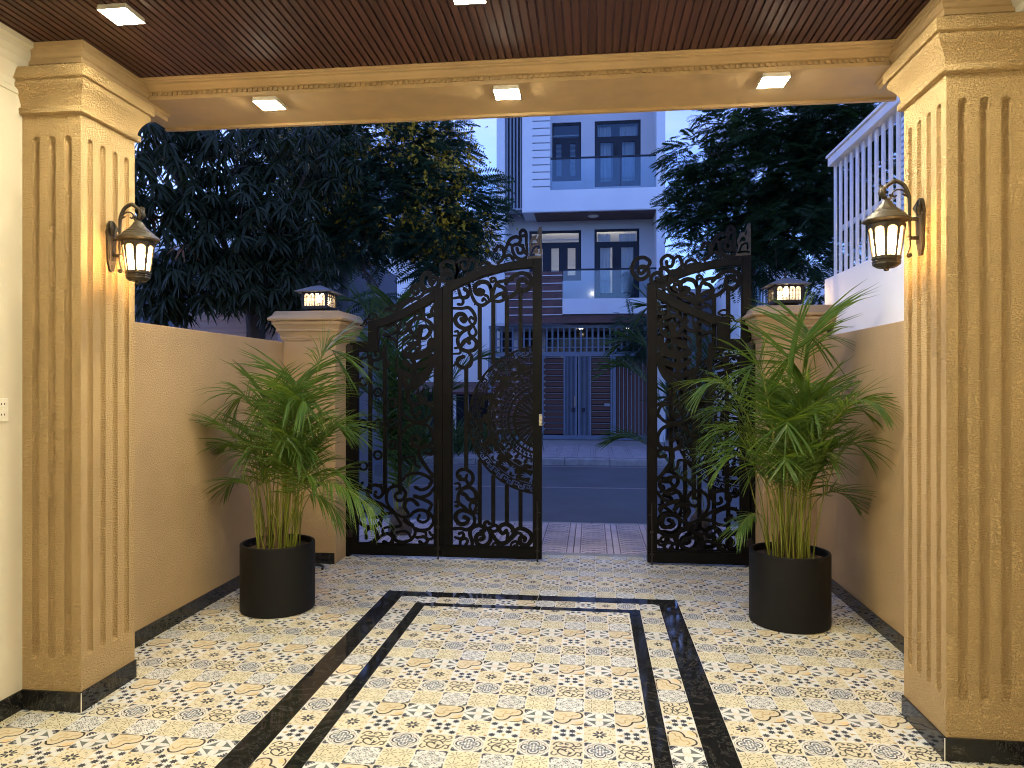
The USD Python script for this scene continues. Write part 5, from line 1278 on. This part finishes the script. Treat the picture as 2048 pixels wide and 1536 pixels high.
wpart(rb, "ledge", MB().box(a[0] - 0.15, a[0] + 1.4, 17.9, 18.4, 6.1, 6.2), "house_paint_side")
lh = thing("low_house", "low grey house in the gap right of the white town house", "house", (5.5, 22.0, 0))
wpart(lh, "wall", MB().box(2.4, 9.5, 21.6, 26.0, -0.2, 4.3), "slate_paint")
wpart(lh, "roof_edge", MB().box(2.3, 9.6, 21.4, 26.1, 4.301, 4.45), "house_paint_side")
for x in (2.9, 4.6, 6.3): wpart(lh, "shutter", MB().box(x, x + 1.2, 21.56, 21.599, 0.2, 2.6), "blue_grey_metal")
gf = thing("grid_fence", "dark blue metal grid fence behind the right gate post lantern", "fence", (4.6, 15.0, 0))
a = at(1500, 600, 14.0); b = at(1552, 600, 14.0); zt = at(1520, 562, 14.0)[2]
for i in range(9): x = a[0] + (b[0] - a[0]) * i / 8; wpart(gf, "bar", MB().box(x - 0.012, x + 0.012, 14.0, 14.024, -0.2, zt + 0.5), "blue_grey_metal")
for z in (zt - 0.9, zt - 0.45, zt, zt + 0.1, zt + 0.45): wpart(gf, "rail", MB().box(a[0] - 0.02, b[0] + 0.02, 14.026, 14.046, z, z + 0.03), "blue_grey_metal")
cb = thing("overhead_cables", "thin cables crossing the sky right of the white house", "cable")
for k in range(2):
    q = np.linspace(0, 1, 16); p0, p1 = at(1200, 396 + 7 * k, 24), at(1800, 418 + 9 * k, 24)
    p = p0 + (p1 - p0) * q[:, None]; p[:, 2] -= 0.25 * np.sin(np.pi * q)
    part(cb, "cable", MB().tube(p, 0.012, 5).get(), "cable")
# ---------------------------------------------------------------- the white house across the road
ho_ = thing("town_house", "tall narrow white house with glass balconies across the road", "house", (-0.3, 20.0, 0))
HP = lambda n, mb, mat, parent=None, **k: wpart(parent or ho_, n, mb, mat, **k)
FY_, RY = 20.0, 21.1
kR = RY / FY_
def R_(x, z): return x * kR, 1.65 + (z - 1.65) * kR          # a spot of the recessed wall
X0, X1, ZT = -2.68, 2.03, 11.2
HP("side_pier", MB().box(X0, -2.45, FY_, 29.0, 3.38, ZT), "house_paint")
HP("side_pier", MB().box(1.79, X1, FY_, 29.0, 0.0, 6.499).box(1.79, X1, FY_, 29.0, 7.111, ZT), "house_paint")
# recessed walls with openings
def wall_with(x0, x1, z0, z1, holes, y=RY, t=0.2):
    p = sbox(x0, z0, x1, z1)
    for h in holes: p = p.difference(sbox(*h))
    return MB().extr(p, y, y + t)
w1, d1 = (*R_(-1.15, 7.35), *R_(-0.29, 9.0)), (*R_(0.09, 7.16), *R_(1.36, 9.0))
w2, d2 = (*R_(-1.75, 4.55), *R_(-0.29, 5.97)), (*R_(0.08, 4.04), *R_(1.32, 5.98))
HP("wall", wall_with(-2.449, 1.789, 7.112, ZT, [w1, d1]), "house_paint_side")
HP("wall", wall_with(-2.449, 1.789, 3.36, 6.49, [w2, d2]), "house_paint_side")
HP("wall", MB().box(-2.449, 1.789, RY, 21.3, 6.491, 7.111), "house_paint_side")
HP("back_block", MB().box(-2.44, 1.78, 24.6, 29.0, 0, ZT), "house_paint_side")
HP("floor_slab", MB().box(-2.44, 1.78, 21.31, 24.6, 3.4, 3.9), "room_dark"); HP("floor_slab", MB().box(-2.44, 1.78, 21.31, 24.6, 6.55, 7.10), "house_paint"); HP("floor_slab", MB().box(-2.44, 1.78, 21.31, 24.6, 9.9, 10.3), "house_paint")
# upper front pier with slits
pier = sbox(-1.95, 7.111, -1.16, ZT)
for i in range(14): pier = pier.difference(sbox(-1.66, 7.20 + 0.2056 * i, -1.15, 7.235 + 0.2056 * i))
HP("slotted_pier", MB().extr(pier, FY_, FY_ + 0.10).box(-1.95, -1.161, FY_ + 0.10, FY_ + 0.14, 7.111, ZT), "house_paint")
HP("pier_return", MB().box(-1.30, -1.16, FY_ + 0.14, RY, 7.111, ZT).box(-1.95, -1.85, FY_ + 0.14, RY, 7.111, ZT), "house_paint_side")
# louvre bay
for i in range(5):
    x = -2.42 + i * 0.098
    HP("louvre", MB().box(x, x + 0.042, FY_ + 0.15, FY_ + 0.35, 6.66, ZT), "grey_metal")
HP("louvre_sill", MB().box(-2.449, -1.951, FY_ + 0.1, FY_ + 0.5, 6.60, 6.655), "grey_metal")
HP("louvre_backing", MB().box(-2.449, -1.951, FY_ + 0.6, FY_ + 0.65, 6.66, ZT), "blue_grey_metal")
# balcony slabs
HP("balcony_slab", MB().box(-1.95, X1, FY_ - 0.004, RY, 6.50, 7.11).box(-1.90, X1 - 0.02, FY_ - 0.012, FY_ - 0.004, 6.52, 6.98), "house_paint", label="upper balcony slab with a step in its face")
HP("balcony_slab", MB().box(-0.81, X1, FY_ - 0.05, RY, 3.61, 4.04), "house_paint")
HP("balcony_ceiling", MB().box(-1.62, 1.78, FY_ + 0.12, RY - 0.002, 6.478, 6.499), "brown_panel")
HP("ceiling_lamp", MB().lathe([(0.16, 6.477), (0.16, 6.46), (0.10, 6.43), (0.02, 6.425)], 18, (0.05, 20.5, 0)), "plastic_white", smooth=40)
def rail_glass(x0, x1, y, z0, z1):
    HP("handrail", MB().box(x0, x1, y - 0.025, y + 0.025, z1 - 0.05, z1, 0.006), "dark_frame")
    n = max(1, round((x1 - x0) / 1.0))
    for i in range(n):
        a, b = x0 + (x1 - x0) * i / n, x0 + (x1 - x0) * (i + 1) / n
        HP("glass_panel", MB().box(a + 0.006, b - 0.006, y - 0.006, y + 0.006, z0, z1 - 0.051), "rail_glass")
rail_glass(-1.16, 1.789, FY_ + 0.10, 7.112, 8.05)
rail_glass(-0.80, 1.789, FY_ + 0.05, 4.042, 4.89)
# windows and doors: frame, sash bars, panes; curtains or blinds and a room behind
def glazed(hole, cols, transom, blinds, name):
    x0, z0, x1, z1 = hole; y = RY + 0.05; f = 0.07
    zt = z1 - transom
    op = []
    xs = np.linspace(x0 + f, x1 - f + 0.06, cols + 1)
    for i in range(cols): op.append(sbox(xs[i], z0 + f, xs[i + 1] - 0.06, zt))
    op.append(sbox(x0 + f, zt + 0.07, x1 - f, z1 - f))
    fr = HP(name, MB().extr(sbox(x0, z0, x1, z1).difference(unary_union(op)), y, y + 0.06), "dark_frame")
    for o in op:
        a = o.bounds; HP("pane", MB().box(a[0], a[2], y + 0.025, y + 0.031, a[1], a[3]), "pane_glass", parent=fr)
        inner = o.buffer(-0.10 if o is not op[-1] else -0.02, join_style="mitre")
        if o is not op[-1]: HP("sash", MB().extr(o.difference(inner), y + 0.004, y + 0.022), "dark_frame", parent=fr)
    if blinds:
        for i in range(int((z1 - z0 - 0.2) / 0.155)): HP("blind_bar", MB().box(x0 + f, x1 - f, y + 0.14, y + 0.15, z0 + 0.16 + i * 0.155, z0 + 0.195 + i * 0.155), "curtain", parent=fr)
    else:
        for a, b in ((x0 + 0.10, x0 + (x1 - x0) * 0.36), (x0 + (x1 - x0) * 0.55, x1 - 0.08)):
            xs_ = np.linspace(a, b, 60); ys = y + 0.20 + 0.028 * np.sin((xs_ - a) * 62) + 0.01 * np.sin(xs_ * 23)
            v = np.vstack([np.column_stack([xs_, ys, np.full(60, z0 + 0.02)]), np.column_stack([xs_, ys, np.full(60, z1 - 0.1)])])
            HP("curtain", (v, np.array([[i, i + 1, i + 61, i + 60] for i in range(59)])), "curtain", parent=fr, smooth=True)
        xm = (x0 + x1) / 2
        HP("handle", MB().box(xm - 0.07, xm - 0.045, y - 0.05, y - 0.001, z0 + 0.95, z0 + 1.2, 0.005), "dark_frame", parent=fr)
glazed(w1, 2, 0.50, True, "window"); glazed(d1, 2, 0.52, False, "balcony_door")
glazed(w2, 3, 0.42, True, "window"); glazed(d2, 2, 0.44, False, "balcony_door")
HP("room_lamp", MB().lathe([(0.05, 6.02), (0.09, 6.05), (0.05, 6.10)], 12, (0.6, 22.6, 0)).lathe([(0.05, 6.02), (0.09, 6.05), (0.05, 6.10)], 12, (-1.0, 22.6, 0)), "room_light")
HP("balcony_lamp", MB().lathe([(0.008, 4.30), (0.022, 4.31), (0.022, 4.34), (0.008, 4.35)], 12, (0.02, RY - 0.06, 0)), "far_lamp_light")
# brown cladding of the mid bay with bright strips
for i in range(6):
    HP("cladding_board", MB().box(-2.44, -0.815, FY_ + 0.02, FY_ + 0.06, 3.60 + 0.205 * i, 3.60 + 0.205 * i + 0.198, 0.003), "brown_panel")
    HP("metal_strip", MB().box(-2.44, -0.815, FY_ + 0.004, FY_ + 0.018, 3.592 + 0.222 * i, 3.612 + 0.222 * i), "white_metal")
HP("fascia", MB().box(-2.44, 1.789, FY_ + 0.03, FY_ + 0.12, 3.37, 3.589), "brown_panel")
HP("pier_foot", MB().box(X0, -2.451, FY_ - 0.001, FY_ + 0.6, 3.30, 3.379), "house_paint_side")
# ground floor behind the fence
HP("ground_wall", MB().box(-2.9, 2.0, 22.4, 22.6, 0, 3.36), "dark_glass_wall")
HP("porch_ceiling", MB().box(-2.9, 2.0, 20.5, 22.4, 3.30, 3.35), "house_paint_side")
for x in (-0.30, 0.99): HP("porch_lamp", MB().lathe([(0.05, 3.299), (0.05, 3.285), (0.02, 3.28)], 12, (x * 1.05, 21.2, 0)), "far_lamp_light")
for x, wd in ((-2.45, 0.5), (-1.6, 0.55)): HP("lit_pillar", MB().box(x, x + 0.16, 22.1, 22.39, 0.1, 3.29), "house_paint")

# the house's front fence with its gate
fe = thing("front_fence", "blue grey metal fence and gate with brown boards before the tall white house", "fence", (-0.4, 20.3, 0))
FP = lambda n, mb, mat, **k: wpart(fe, n, mb, mat, **k)
y0 = 20.3
FP("top_rail", MB().box(-2.95, 2.05, y0, y0 + 0.08, 3.24, 3.33), "blue_grey_metal")
FP("mid_rail", MB().box(-2.95, 2.05, y0, y0 + 0.08, 2.44, 2.57), "blue_grey_metal")
FP("bottom_rail", MB().box(-2.95, 2.05, y0 + 0.01, y0 + 0.07, 0.07, 0.19), "blue_grey_metal")
for i in range(31):
    x = -2.93 + i * 0.163
    FP("upright_bar", MB().box(x, x + 0.05, y0 + 0.01, y0 + 0.05, 2.571, 3.239), "blue_grey_metal")
for z in (2.68, 2.93): FP("cross_bar", MB().box(-2.93, 2.03, y0 + 0.052, y0 + 0.07, z, z + 0.035), "blue_grey_metal")
for x in (-2.97, -1.46, -0.795, -0.465, -0.385, -0.065, 0.535, 0.60, 2.0):
    w_ = 0.09 if x in (-2.97, -1.46, 0.60, 2.0) else 0.055
    FP("fence_post", MB().box(x, x + w_, y0, y0 + 0.075, 0.191, 2.439, 0.004), "blue_grey_metal")
for (a, b) in ((-1.36, -0.80), (-0.005, 0.53), (-2.87, -1.47)):
    for i in range(13):
        z = 0.22 + i * 0.170
        FP("brown_board", MB().box(a, b, y0 + 0.025, y0 + 0.045, z, z + 0.118, 0.002), "brown_slat")
        FP("bright_strip", MB().box(a, b, y0 + 0.02, y0 + 0.035, z + 0.138, z + 0.152), "grey_metal")
for (a, b) in ((-0.735, -0.47), (-0.325, -0.07)):
    for i in range(7): x = a + (b - a) * (i + 0.2) / 7; FP("thin_bar", MB().box(x, x + 0.020, y0 + 0.02, y0 + 0.04, 0.192, 2.438), "blue_grey_metal")
    FP("bar_backing", MB().box(a, b, y0 + 0.06, y0 + 0.065, 0.192, 2.438), "dark_frame")
for i in range(12):
    x = 0.70 + i * 0.108
    FP("upright_board", MB().box(x, x + 0.075, y0 + 0.03, y0 + 0.05, 0.192, 2.438), "brown_slat")
    FP("bright_upright", MB().box(x + 0.082, x + 0.100, y0 + 0.02, y0 + 0.04, 0.192, 2.438), "grey_metal")
FP("gate_handle", MB().box(-0.475, -0.455, y0 - 0.05, y0 - 0.001, 1.00, 1.30, 0.005), "chrome")
for x in (-0.56, -0.27): FP("lock_box", MB().box(x, x + 0.09, y0 - 0.03, y0 - 0.001, 0.86, 0.97, 0.004), "dark_frame")
FP("letter_plate", MB().box(0.36, 0.52, y0 - 0.015, y0 + 0.018, 1.02, 1.10, 0.003), "grey_metal")
# ---------------------------------------------------------------- trees
def rot_to(d, roll=0.0):
    """A rotation that takes +x to direction d."""
    d = np.asarray(d, float); d = d / np.linalg.norm(d)
    s = np.cross([0, 0, 1.0], d); 
    if np.linalg.norm(s) < 1e-3: s = np.array([0, 1.0, 0])
    s /= np.linalg.norm(s); u = np.cross(d, s)
    c, q = math.cos(roll), math.sin(roll)
    return np.stack([d, s * c + u * q, u * c - s * q], 1)

def blade(L, w, droop, nseg=5, fold=0.25):
    V, F = [], []; p = np.zeros(3); d = np.array([1.0, 0, 0])
    for i in range(nseg + 1):
        t = i / nseg; ww = w * math.sin(math.pi * (0.08 + 0.90 * t ** 0.85)) ** 0.9 + 0.0008
        V += [p + [0, ww / 2, ww * fold], p.copy(), p + [0, -ww / 2, ww * fold]]
        d = d + np.array([0, 0, -droop / nseg]); d /= np.linalg.norm(d); p = p + d * L / nseg
    for i in range(nseg):
        a = 3 * i; F += [[a, a + 1, a + 4, a + 3], [a + 1, a + 2, a + 5, a + 4]]
    return np.array(V), np.array(F)

def limb(p0, p1, r0, r1, wob=0.12, n=8, seed=0):
    r = np.random.default_rng(seed); t = np.linspace(0, 1, n)[:, None]
    c = np.asarray(p0) * (1 - t) + np.asarray(p1) * t; L = np.linalg.norm(np.asarray(p1) - np.asarray(p0))
    c[1:-1] += r.normal(0, wob * L / n, (n - 2, 3)); c[:, 2] += 0.10 * L * np.sin(np.pi * t[:, 0])
    return spline(c, 4), np.linspace(r0, r1, (n - 1) * 4 + 1)

def cluster_mesh(r, n=15, L=0.225, w=0.033):
    m = MB()
    for i in range(n):
        a = i * 2.4 + r.normal(0, 0.2); el = r.uniform(-0.2, 0.9)
        d = np.array([math.cos(a) * math.cos(el), math.sin(a) * math.cos(el), math.sin(el)])
        v, f = blade(L * r.uniform(0.7, 1.15), w * r.uniform(0.8, 1.15), r.uniform(1.6, 3.4))
        m.add(v @ rot_to(d, r.normal(0, 0.4)).T + d * 0.012, f)
    return m.get()

# mango tree leaning over from the left
g = np.random.default_rng(41)
mt = thing("mango_tree", "dark mango tree with long drooping leaves behind the left garden wall", "tree", (-4.7, 9.4, -0.25))
tr = MB()
top = np.array([-4.6, 9.3, 2.6])
tr.tube(*limb((-4.7, 9.4, -0.25), top, 0.17, 0.12, seed=1), 10)
blobs = [(at(330, 330, 8.2), (0.75, 0.7, 0.8), 52), (at(450, 300, 8.8), (0.85, 0.8, 0.7), 50), (at(560, 330, 9.2), (0.7, 0.7, 0.65), 30), (at(350, 470, 8.3), (0.75, 0.6, 0.65), 50), (at(470, 450, 8.5), (0.8, 0.7, 0.65), 50),
         (at(560, 470, 8.8), (0.6, 0.6, 0.6), 40), (at(420, 560, 8.3), (0.70, 0.5, 0.38), 36), (at(530, 570, 8.7), (0.6, 0.5, 0.42), 34), (at(610, 520, 9.0), (0.40, 0.5, 0.45), 22), (at(300, 250, 8.4), (0.8, 0.8, 0.5), 30), (at(560, 620, 8.7), (0.22, 0.3, 0.22), 10), (at(330, 610, 8.4), (0.30, 0.3, 0.20), 12), (at(290, 570, 8.4), (0.3, 0.3, 0.2), 8), (at(640, 300, 9.6), (0.6, 0.6, 0.6), 22), (at(450, 330, 10.2), (1.9, 0.9, 1.0), 60)]
for i, (c, rad, n) in enumerate(blobs): tr.tube(*limb(top, c, 0.06, 0.015, 0.2, seed=20 + i), 7)
allc = []
for c, rad, n in blobs:
    for _ in range(int(n * 1.75)):
        u = g.normal(0, 1, 3); u /= np.linalg.norm(u); q = g.uniform(0.45, 1.05) ** 0.6
        allc.append((c + u * q * np.array(rad), u))
protos = [cluster_mesh(np.random.default_rng(100 + i)) for i in range(6)]
allc.sort(key=lambda t: t[0][1])
wpart(mt, "trunk", tr, "bark", smooth=True)
inner_m = MB()
for i, (p, u) in enumerate(allc):
    v, f = protos[int(g.integers(0, 6))]
    d = u * 0.30 + np.array([0, -0.12, 0.75]); R = rot_to(d, g.uniform(0, 6.28)) @ np.array([[0, 0, 1.0], [1.0, 0, 0], [0, 1.0, 0]])
    vv = v @ R.T * g.uniform(0.8, 1.2)
    vv[:, 2] -= 0.8 * (np.linalg.norm(vv[:, :2], axis=1)) ** 1.5
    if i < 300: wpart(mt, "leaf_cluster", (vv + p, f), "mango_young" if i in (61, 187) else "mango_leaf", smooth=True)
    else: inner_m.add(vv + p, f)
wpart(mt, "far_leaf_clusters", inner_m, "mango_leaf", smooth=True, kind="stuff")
tw = MB()
for i in range(90):
    p, u = allc[int(g.integers(0, len(allc)))]; tw.tube([p - u * 0.5 - [0, 0, 0.1], p - u * 0.2, p], [0.008, 0.006, 0.004], 5)
wpart(mt, "twigs", tw, "bark", kind="stuff")

# feathery trees
def feather(r, L=0.42, pairs=12, pl=0.135):
    """A doubly pinnate leaf: a drooping stalk with paired, finely cut side leaves."""
    V, F, n = [], [], 0
    t = np.linspace(0, 1, pairs + 1); x = L * t; z = -0.35 * L * t ** 2
    for i in range(1, pairs + 1):
        ll = pl * math.sin(math.pi * (0.15 + 0.75 * t[i])) * r.uniform(0.85, 1.1); w = 0.030
        for s in (-1, 1):
            b = np.array([x[i], 0, z[i]]); d = np.array([0.45, s * 0.9, -0.18 + r.normal(0, 0.07)]); d /= np.linalg.norm(d)
            q = np.cross(d, [0, 0, 1.0]); q /= np.linalg.norm(q)
            V += [b, b + d * ll * 0.45 + q * w * 0.5, b + d * ll + [0, 0, -0.01], b + d * ll * 0.45 - q * w * 0.5 + [0, 0, 0.003]]
            F += [[n, n + 1, n + 2, n + 3]]; n += 4
    return np.array(V), np.array(F)

def feather_tree(name, label, base, fork, blobs, leafmat, seed, blossoms=None, L=0.42, trunk_r=0.16, dens=2.0):
    g = np.random.default_rng(seed)
    o = thing(name, label, "tree", base)
    tr = MB(); tr.tube(*limb(base, fork, trunk_r, trunk_r * 0.7, 0.08, seed=seed), 10)
    protos = [feather(np.random.default_rng(seed * 10 + i), L) for i in range(6)]
    V, F, n, pts = [], [], 0, []
    for i, (c, rad, k) in enumerate(blobs):
        c = np.asarray(c); p, rr = limb(fork, c, trunk_r * 0.22, 0.010, 0.2, seed=seed + 3 * i); tr.tube(p, rr, 6)
        for _ in range(4):
            e = c + g.normal(0, 0.6, 3) * np.array(rad); tr.tube(*limb(p[len(p) * 2 // 3], e, 0.018, 0.006, 0.25, 6, seed=int(g.integers(1e6))), 5)
        for _ in range(int(k * dens)):
            u = g.normal(0, 1, 3); u /= np.linalg.norm(u); q = g.uniform(0.25, 1.08) ** 0.55
            at_ = c + u * q * np.array(rad) * (1 + 0.25 * np.sin(3.1 * u[0] + 5 * u[1] + i))
            d = np.array([u[0], u[1] - 0.15, 0.25 * u[2] - 0.05]) + g.normal(0, 0.35, 3) * [1, 1, 0.5]
            v, f = protos[int(g.integers(0, 6))]
            V.append(v @ rot_to(d, g.normal(0, 0.4)).T * g.uniform(0.75, 1.25) + at_); F.append(f + n); n += len(v)
            pts.append((at_, u, i))
    wpart(o, "trunk", tr, "bark", smooth=True)
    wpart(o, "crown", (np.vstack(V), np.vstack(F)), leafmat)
    if blossoms:
        B = MB()
        for p, u, i in pts:
            if g.random() < blossoms(p, u):
                for _ in range(int(g.integers(2, 6))):
                    q = p + g.normal(0, 0.10, 3) + u * 0.10 + [0, -0.06, 0.08]; s = g.uniform(0.026, 0.050)
                    for _k in range(3): 
                        a = g.normal(0, 1, (3, 3)); a = a / np.linalg.norm(a, axis=1, keepdims=True) * s
                        B.add(q + g.normal(0, 0.012, 3) + a, [[0, 1, 2]])
        wpart(o, "blossoms", B, "yellow_blossom", kind="stuff")
    return o
YT = 11.8
A_ = lambda x, y, Y=YT: at(x, y, Y)
def fl_bl(p, u):
    k = meshkit.fbm(np.array([p * 1.3]), 3, 5)[0]
    return 0.8 if k > 0.47 else (0.25 if k > 0.41 else 0.0)
ftb = [(A_(640, 300), (0.9, 0.9, 0.75), 170), (A_(760, 290, 11.4), (0.9, 0.9, 0.8), 200), (A_(860, 300, 11.8), (0.55, 0.8, 0.8), 130), (A_(650, 430, 11.6), (0.75, 0.8, 0.65), 130), (A_(760, 430, 11.2), (0.8, 0.8, 0.7), 170), (A_(870, 420, 11.4), (0.75, 0.8, 0.75), 160),
       (A_(940, 400, 11.8), (0.42, 0.6, 0.45), 70), (A_(950, 480, 11.8), (0.36, 0.5, 0.36), 50), (A_(880, 495, 11.4), (0.50, 0.6, 0.40), 80), (A_(700, 490, 11.0), (0.45, 0.5, 0.22), 50), (A_(865, 555, 11.2), (0.20, 0.4, 0.18), 20), (A_(610, 520, 12.0), (0.5, 0.6, 0.6), 60),
       (A_(762, 592, 10.6), (0.13, 0.2, 0.10), 10), (A_(910, 330, 12.2), (0.25, 0.4, 0.3), 16), (A_(760, 360, 13.2), (1.6, 0.6, 1.3), 200), (A_(560, 330, 12.5), (0.7, 0.7, 1.0), 80)]
base = A_(612, 880); base[2] = -0.25
ft = feather_tree("flowering_tree", "broad dark tree with small yellow blossoms between the mango and the white house", base, A_(640, 470), ftb, "feather_leaf", 61, fl_bl, 0.40)
pod = MB(); c = A_(622, 330, 10.9)
for i in range(40):
    p = c + np.random.default_rng(i).normal(0, 1, 3) * [0.08, 0.06, 0.02]; pod.tube([p + [0, 0, 0.18], p + [0.01, 0, 0.0], p + [0.0, 0.01, -0.2]], [0.004, 0.007, 0.003], 4)
wpart(ft, "dry_pods", pod, "dry_pod", kind="stuff")
B2 = lambda x, y, Y=13.5: at(x, y, Y)
rtb = [(B2(1385, 320), (0.45, 0.5, 0.45), 60), (B2(1420, 350, 13.2), (0.42, 0.5, 0.40), 60), (B2(1390, 390, 13.6), (0.40, 0.5, 0.35), 50), (B2(1430, 440, 13.4), (0.5, 0.5, 0.4), 60), (B2(1375, 430, 13.8), (0.38, 0.5, 0.22), 34), (B2(1395, 500, 13.4), (0.30, 0.4, 0.25), 24),
       (B2(1470, 250, 13.4), (0.55, 0.6, 0.40), 80), (B2(1560, 250, 12.8), (0.75, 0.8, 0.55), 150), (B2(1660, 250, 12.6), (0.85, 0.8, 0.55), 170), (B2(1530, 360, 12.8), (0.75, 0.8, 0.65), 170), (B2(1630, 370, 12.4), (0.75, 0.8, 0.65), 170), (B2(1720, 360, 12.6), (0.7, 0.7, 0.8), 120),
       (B2(1500, 440, 12.8), (0.5, 0.6, 0.5), 90), (B2(1590, 460, 12.2), (0.6, 0.6, 0.45), 110), (B2(1530, 520, 12.4), (0.30, 0.4, 0.25), 40), (B2(1620, 520, 11.8), (0.35, 0.4, 0.25), 30), (B2(1480, 540, 12.8), (0.22, 0.3, 0.30), 24), (B2(1610, 330, 14.6), (1.5, 0.5, 1.2), 180), (B2(1690, 470, 12.6), (0.5, 0.5, 0.5), 70), (B2(1740, 250, 13.0), (0.6, 0.6, 0.6), 60), (B2(1640, 580, 11.6), (0.16, 0.25, 0.16), 12)]
base = B2(1492, 900); base[2] = -0.25
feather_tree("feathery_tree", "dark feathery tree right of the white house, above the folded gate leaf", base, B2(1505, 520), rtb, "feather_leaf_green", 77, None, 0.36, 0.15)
# small tree at the house front
stb = [(at(1262, 668, 18.6), (0.38, 0.4, 0.16), 24), (at(1275, 705, 18.6), (0.30, 0.4, 0.2), 24), (at(1270, 640, 18.6), (0.4, 0.4, 0.14), 18), (at(1300, 690, 18.6), (0.5, 0.4, 0.5), 40)]
b_ = at(1300, 880, 18.6); b_[2] = 0.0
feather_tree("young_tree", "small young tree before the fence of the white house", b_, at(1300, 740, 18.6), stb, "feather_leaf", 88, None, 0.40, 0.05)

# ---------------------------------------------------------------- palms and ground plants outside the gate
def garden_palm(label, base, tips, seed, L=0.5, w=0.03):
    o = thing("garden_palm", label, "palm", base)
    for i, t in enumerate(tips):
        root = np.array([0, 0, 0.12]) + np.random.default_rng(seed + i).normal(0, 0.04, 3)
        st, bl = frond(root, np.asarray(t[:3], float), t[3], nl=int(30 + 6 * np.linalg.norm(t[:3])), L=L, w=w, bare=0.25, seed=seed + i, droop=0.5, vfold=0.35)
        f = part(o, "frond", st, "palm_stem", smooth=True); part(f, "leaflets", bl, "garden_palm_leaf")
    part(o, "stump", MB().lathe([(0.13, -0.05), (0.14, 0.05), (0.10, 0.22), (0.03, 0.30)], 10).get(), "bark", smooth=True)
b = at(800, 960, 7.75); b[2] = -0.02
def rel(px, py, Y, arch): p = at(px, py, Y) - b; return (*p, arch)
garden_palm("garden palm outside the gate behind the left leaf", b, [rel(705, 612, 7.5, 1.9), rel(985, 725, 7.7, 1.6), rel(740, 700, 7.4, 1.6), rel(850, 640, 7.9, 1.9), rel(720, 790, 7.5, 1.3), rel(890, 800, 7.6, 1.2), rel(790, 620, 7.6, 1.9), rel(860, 880, 7.5, 0.8), rel(730, 860, 7.6, 0.9), rel(830, 740, 7.3, 1.5)], 300, 0.42)
b = at(1400, 960, 7.9); b[2] = -0.02
garden_palm("garden palm outside the gate behind the right leaf", b, [rel(1215, 740, 7.9, 1.5), rel(1235, 690, 8.0, 1.9), rel(1225, 880, 7.8, 0.9), rel(1350, 640, 7.9, 1.9), rel(1440, 700, 7.7, 1.6), rel(1330, 800, 7.8, 1.2), rel(1480, 820, 7.8, 1.2), rel(1290, 620, 8.1, 2.0)], 340, 0.42)
for k, (px, Y, n, hgt, lab) in enumerate(((820, 16.6, 260, 0.9, "leafy bed across the road seen through the left gate leaf"), (920, 17.5, 220, 1.0, "grassy shrubs before the tiled shed across the road"))):
    o = thing("shrub_bed", lab, "shrub"); c = at(px, 880, Y); m = MB(); gg = np.random.default_rng(500 + k)
    for i in range(n):
        p = np.array([c[0] + gg.normal(0, 0.8), c[1] + gg.normal(0, 0.35), 0.0]); d = np.array([gg.normal(0, 0.5), gg.normal(0, 0.4), 1.0])
        v, f = blade(hgt * gg.uniform(0.4, 1.1), 0.05, gg.uniform(0.4, 1.6)); m.add(v @ rot_to(d, gg.uniform(0, 6)).T + p, f)
    part(o, "leaves", m.get(), "grass_leaf", smooth=True)
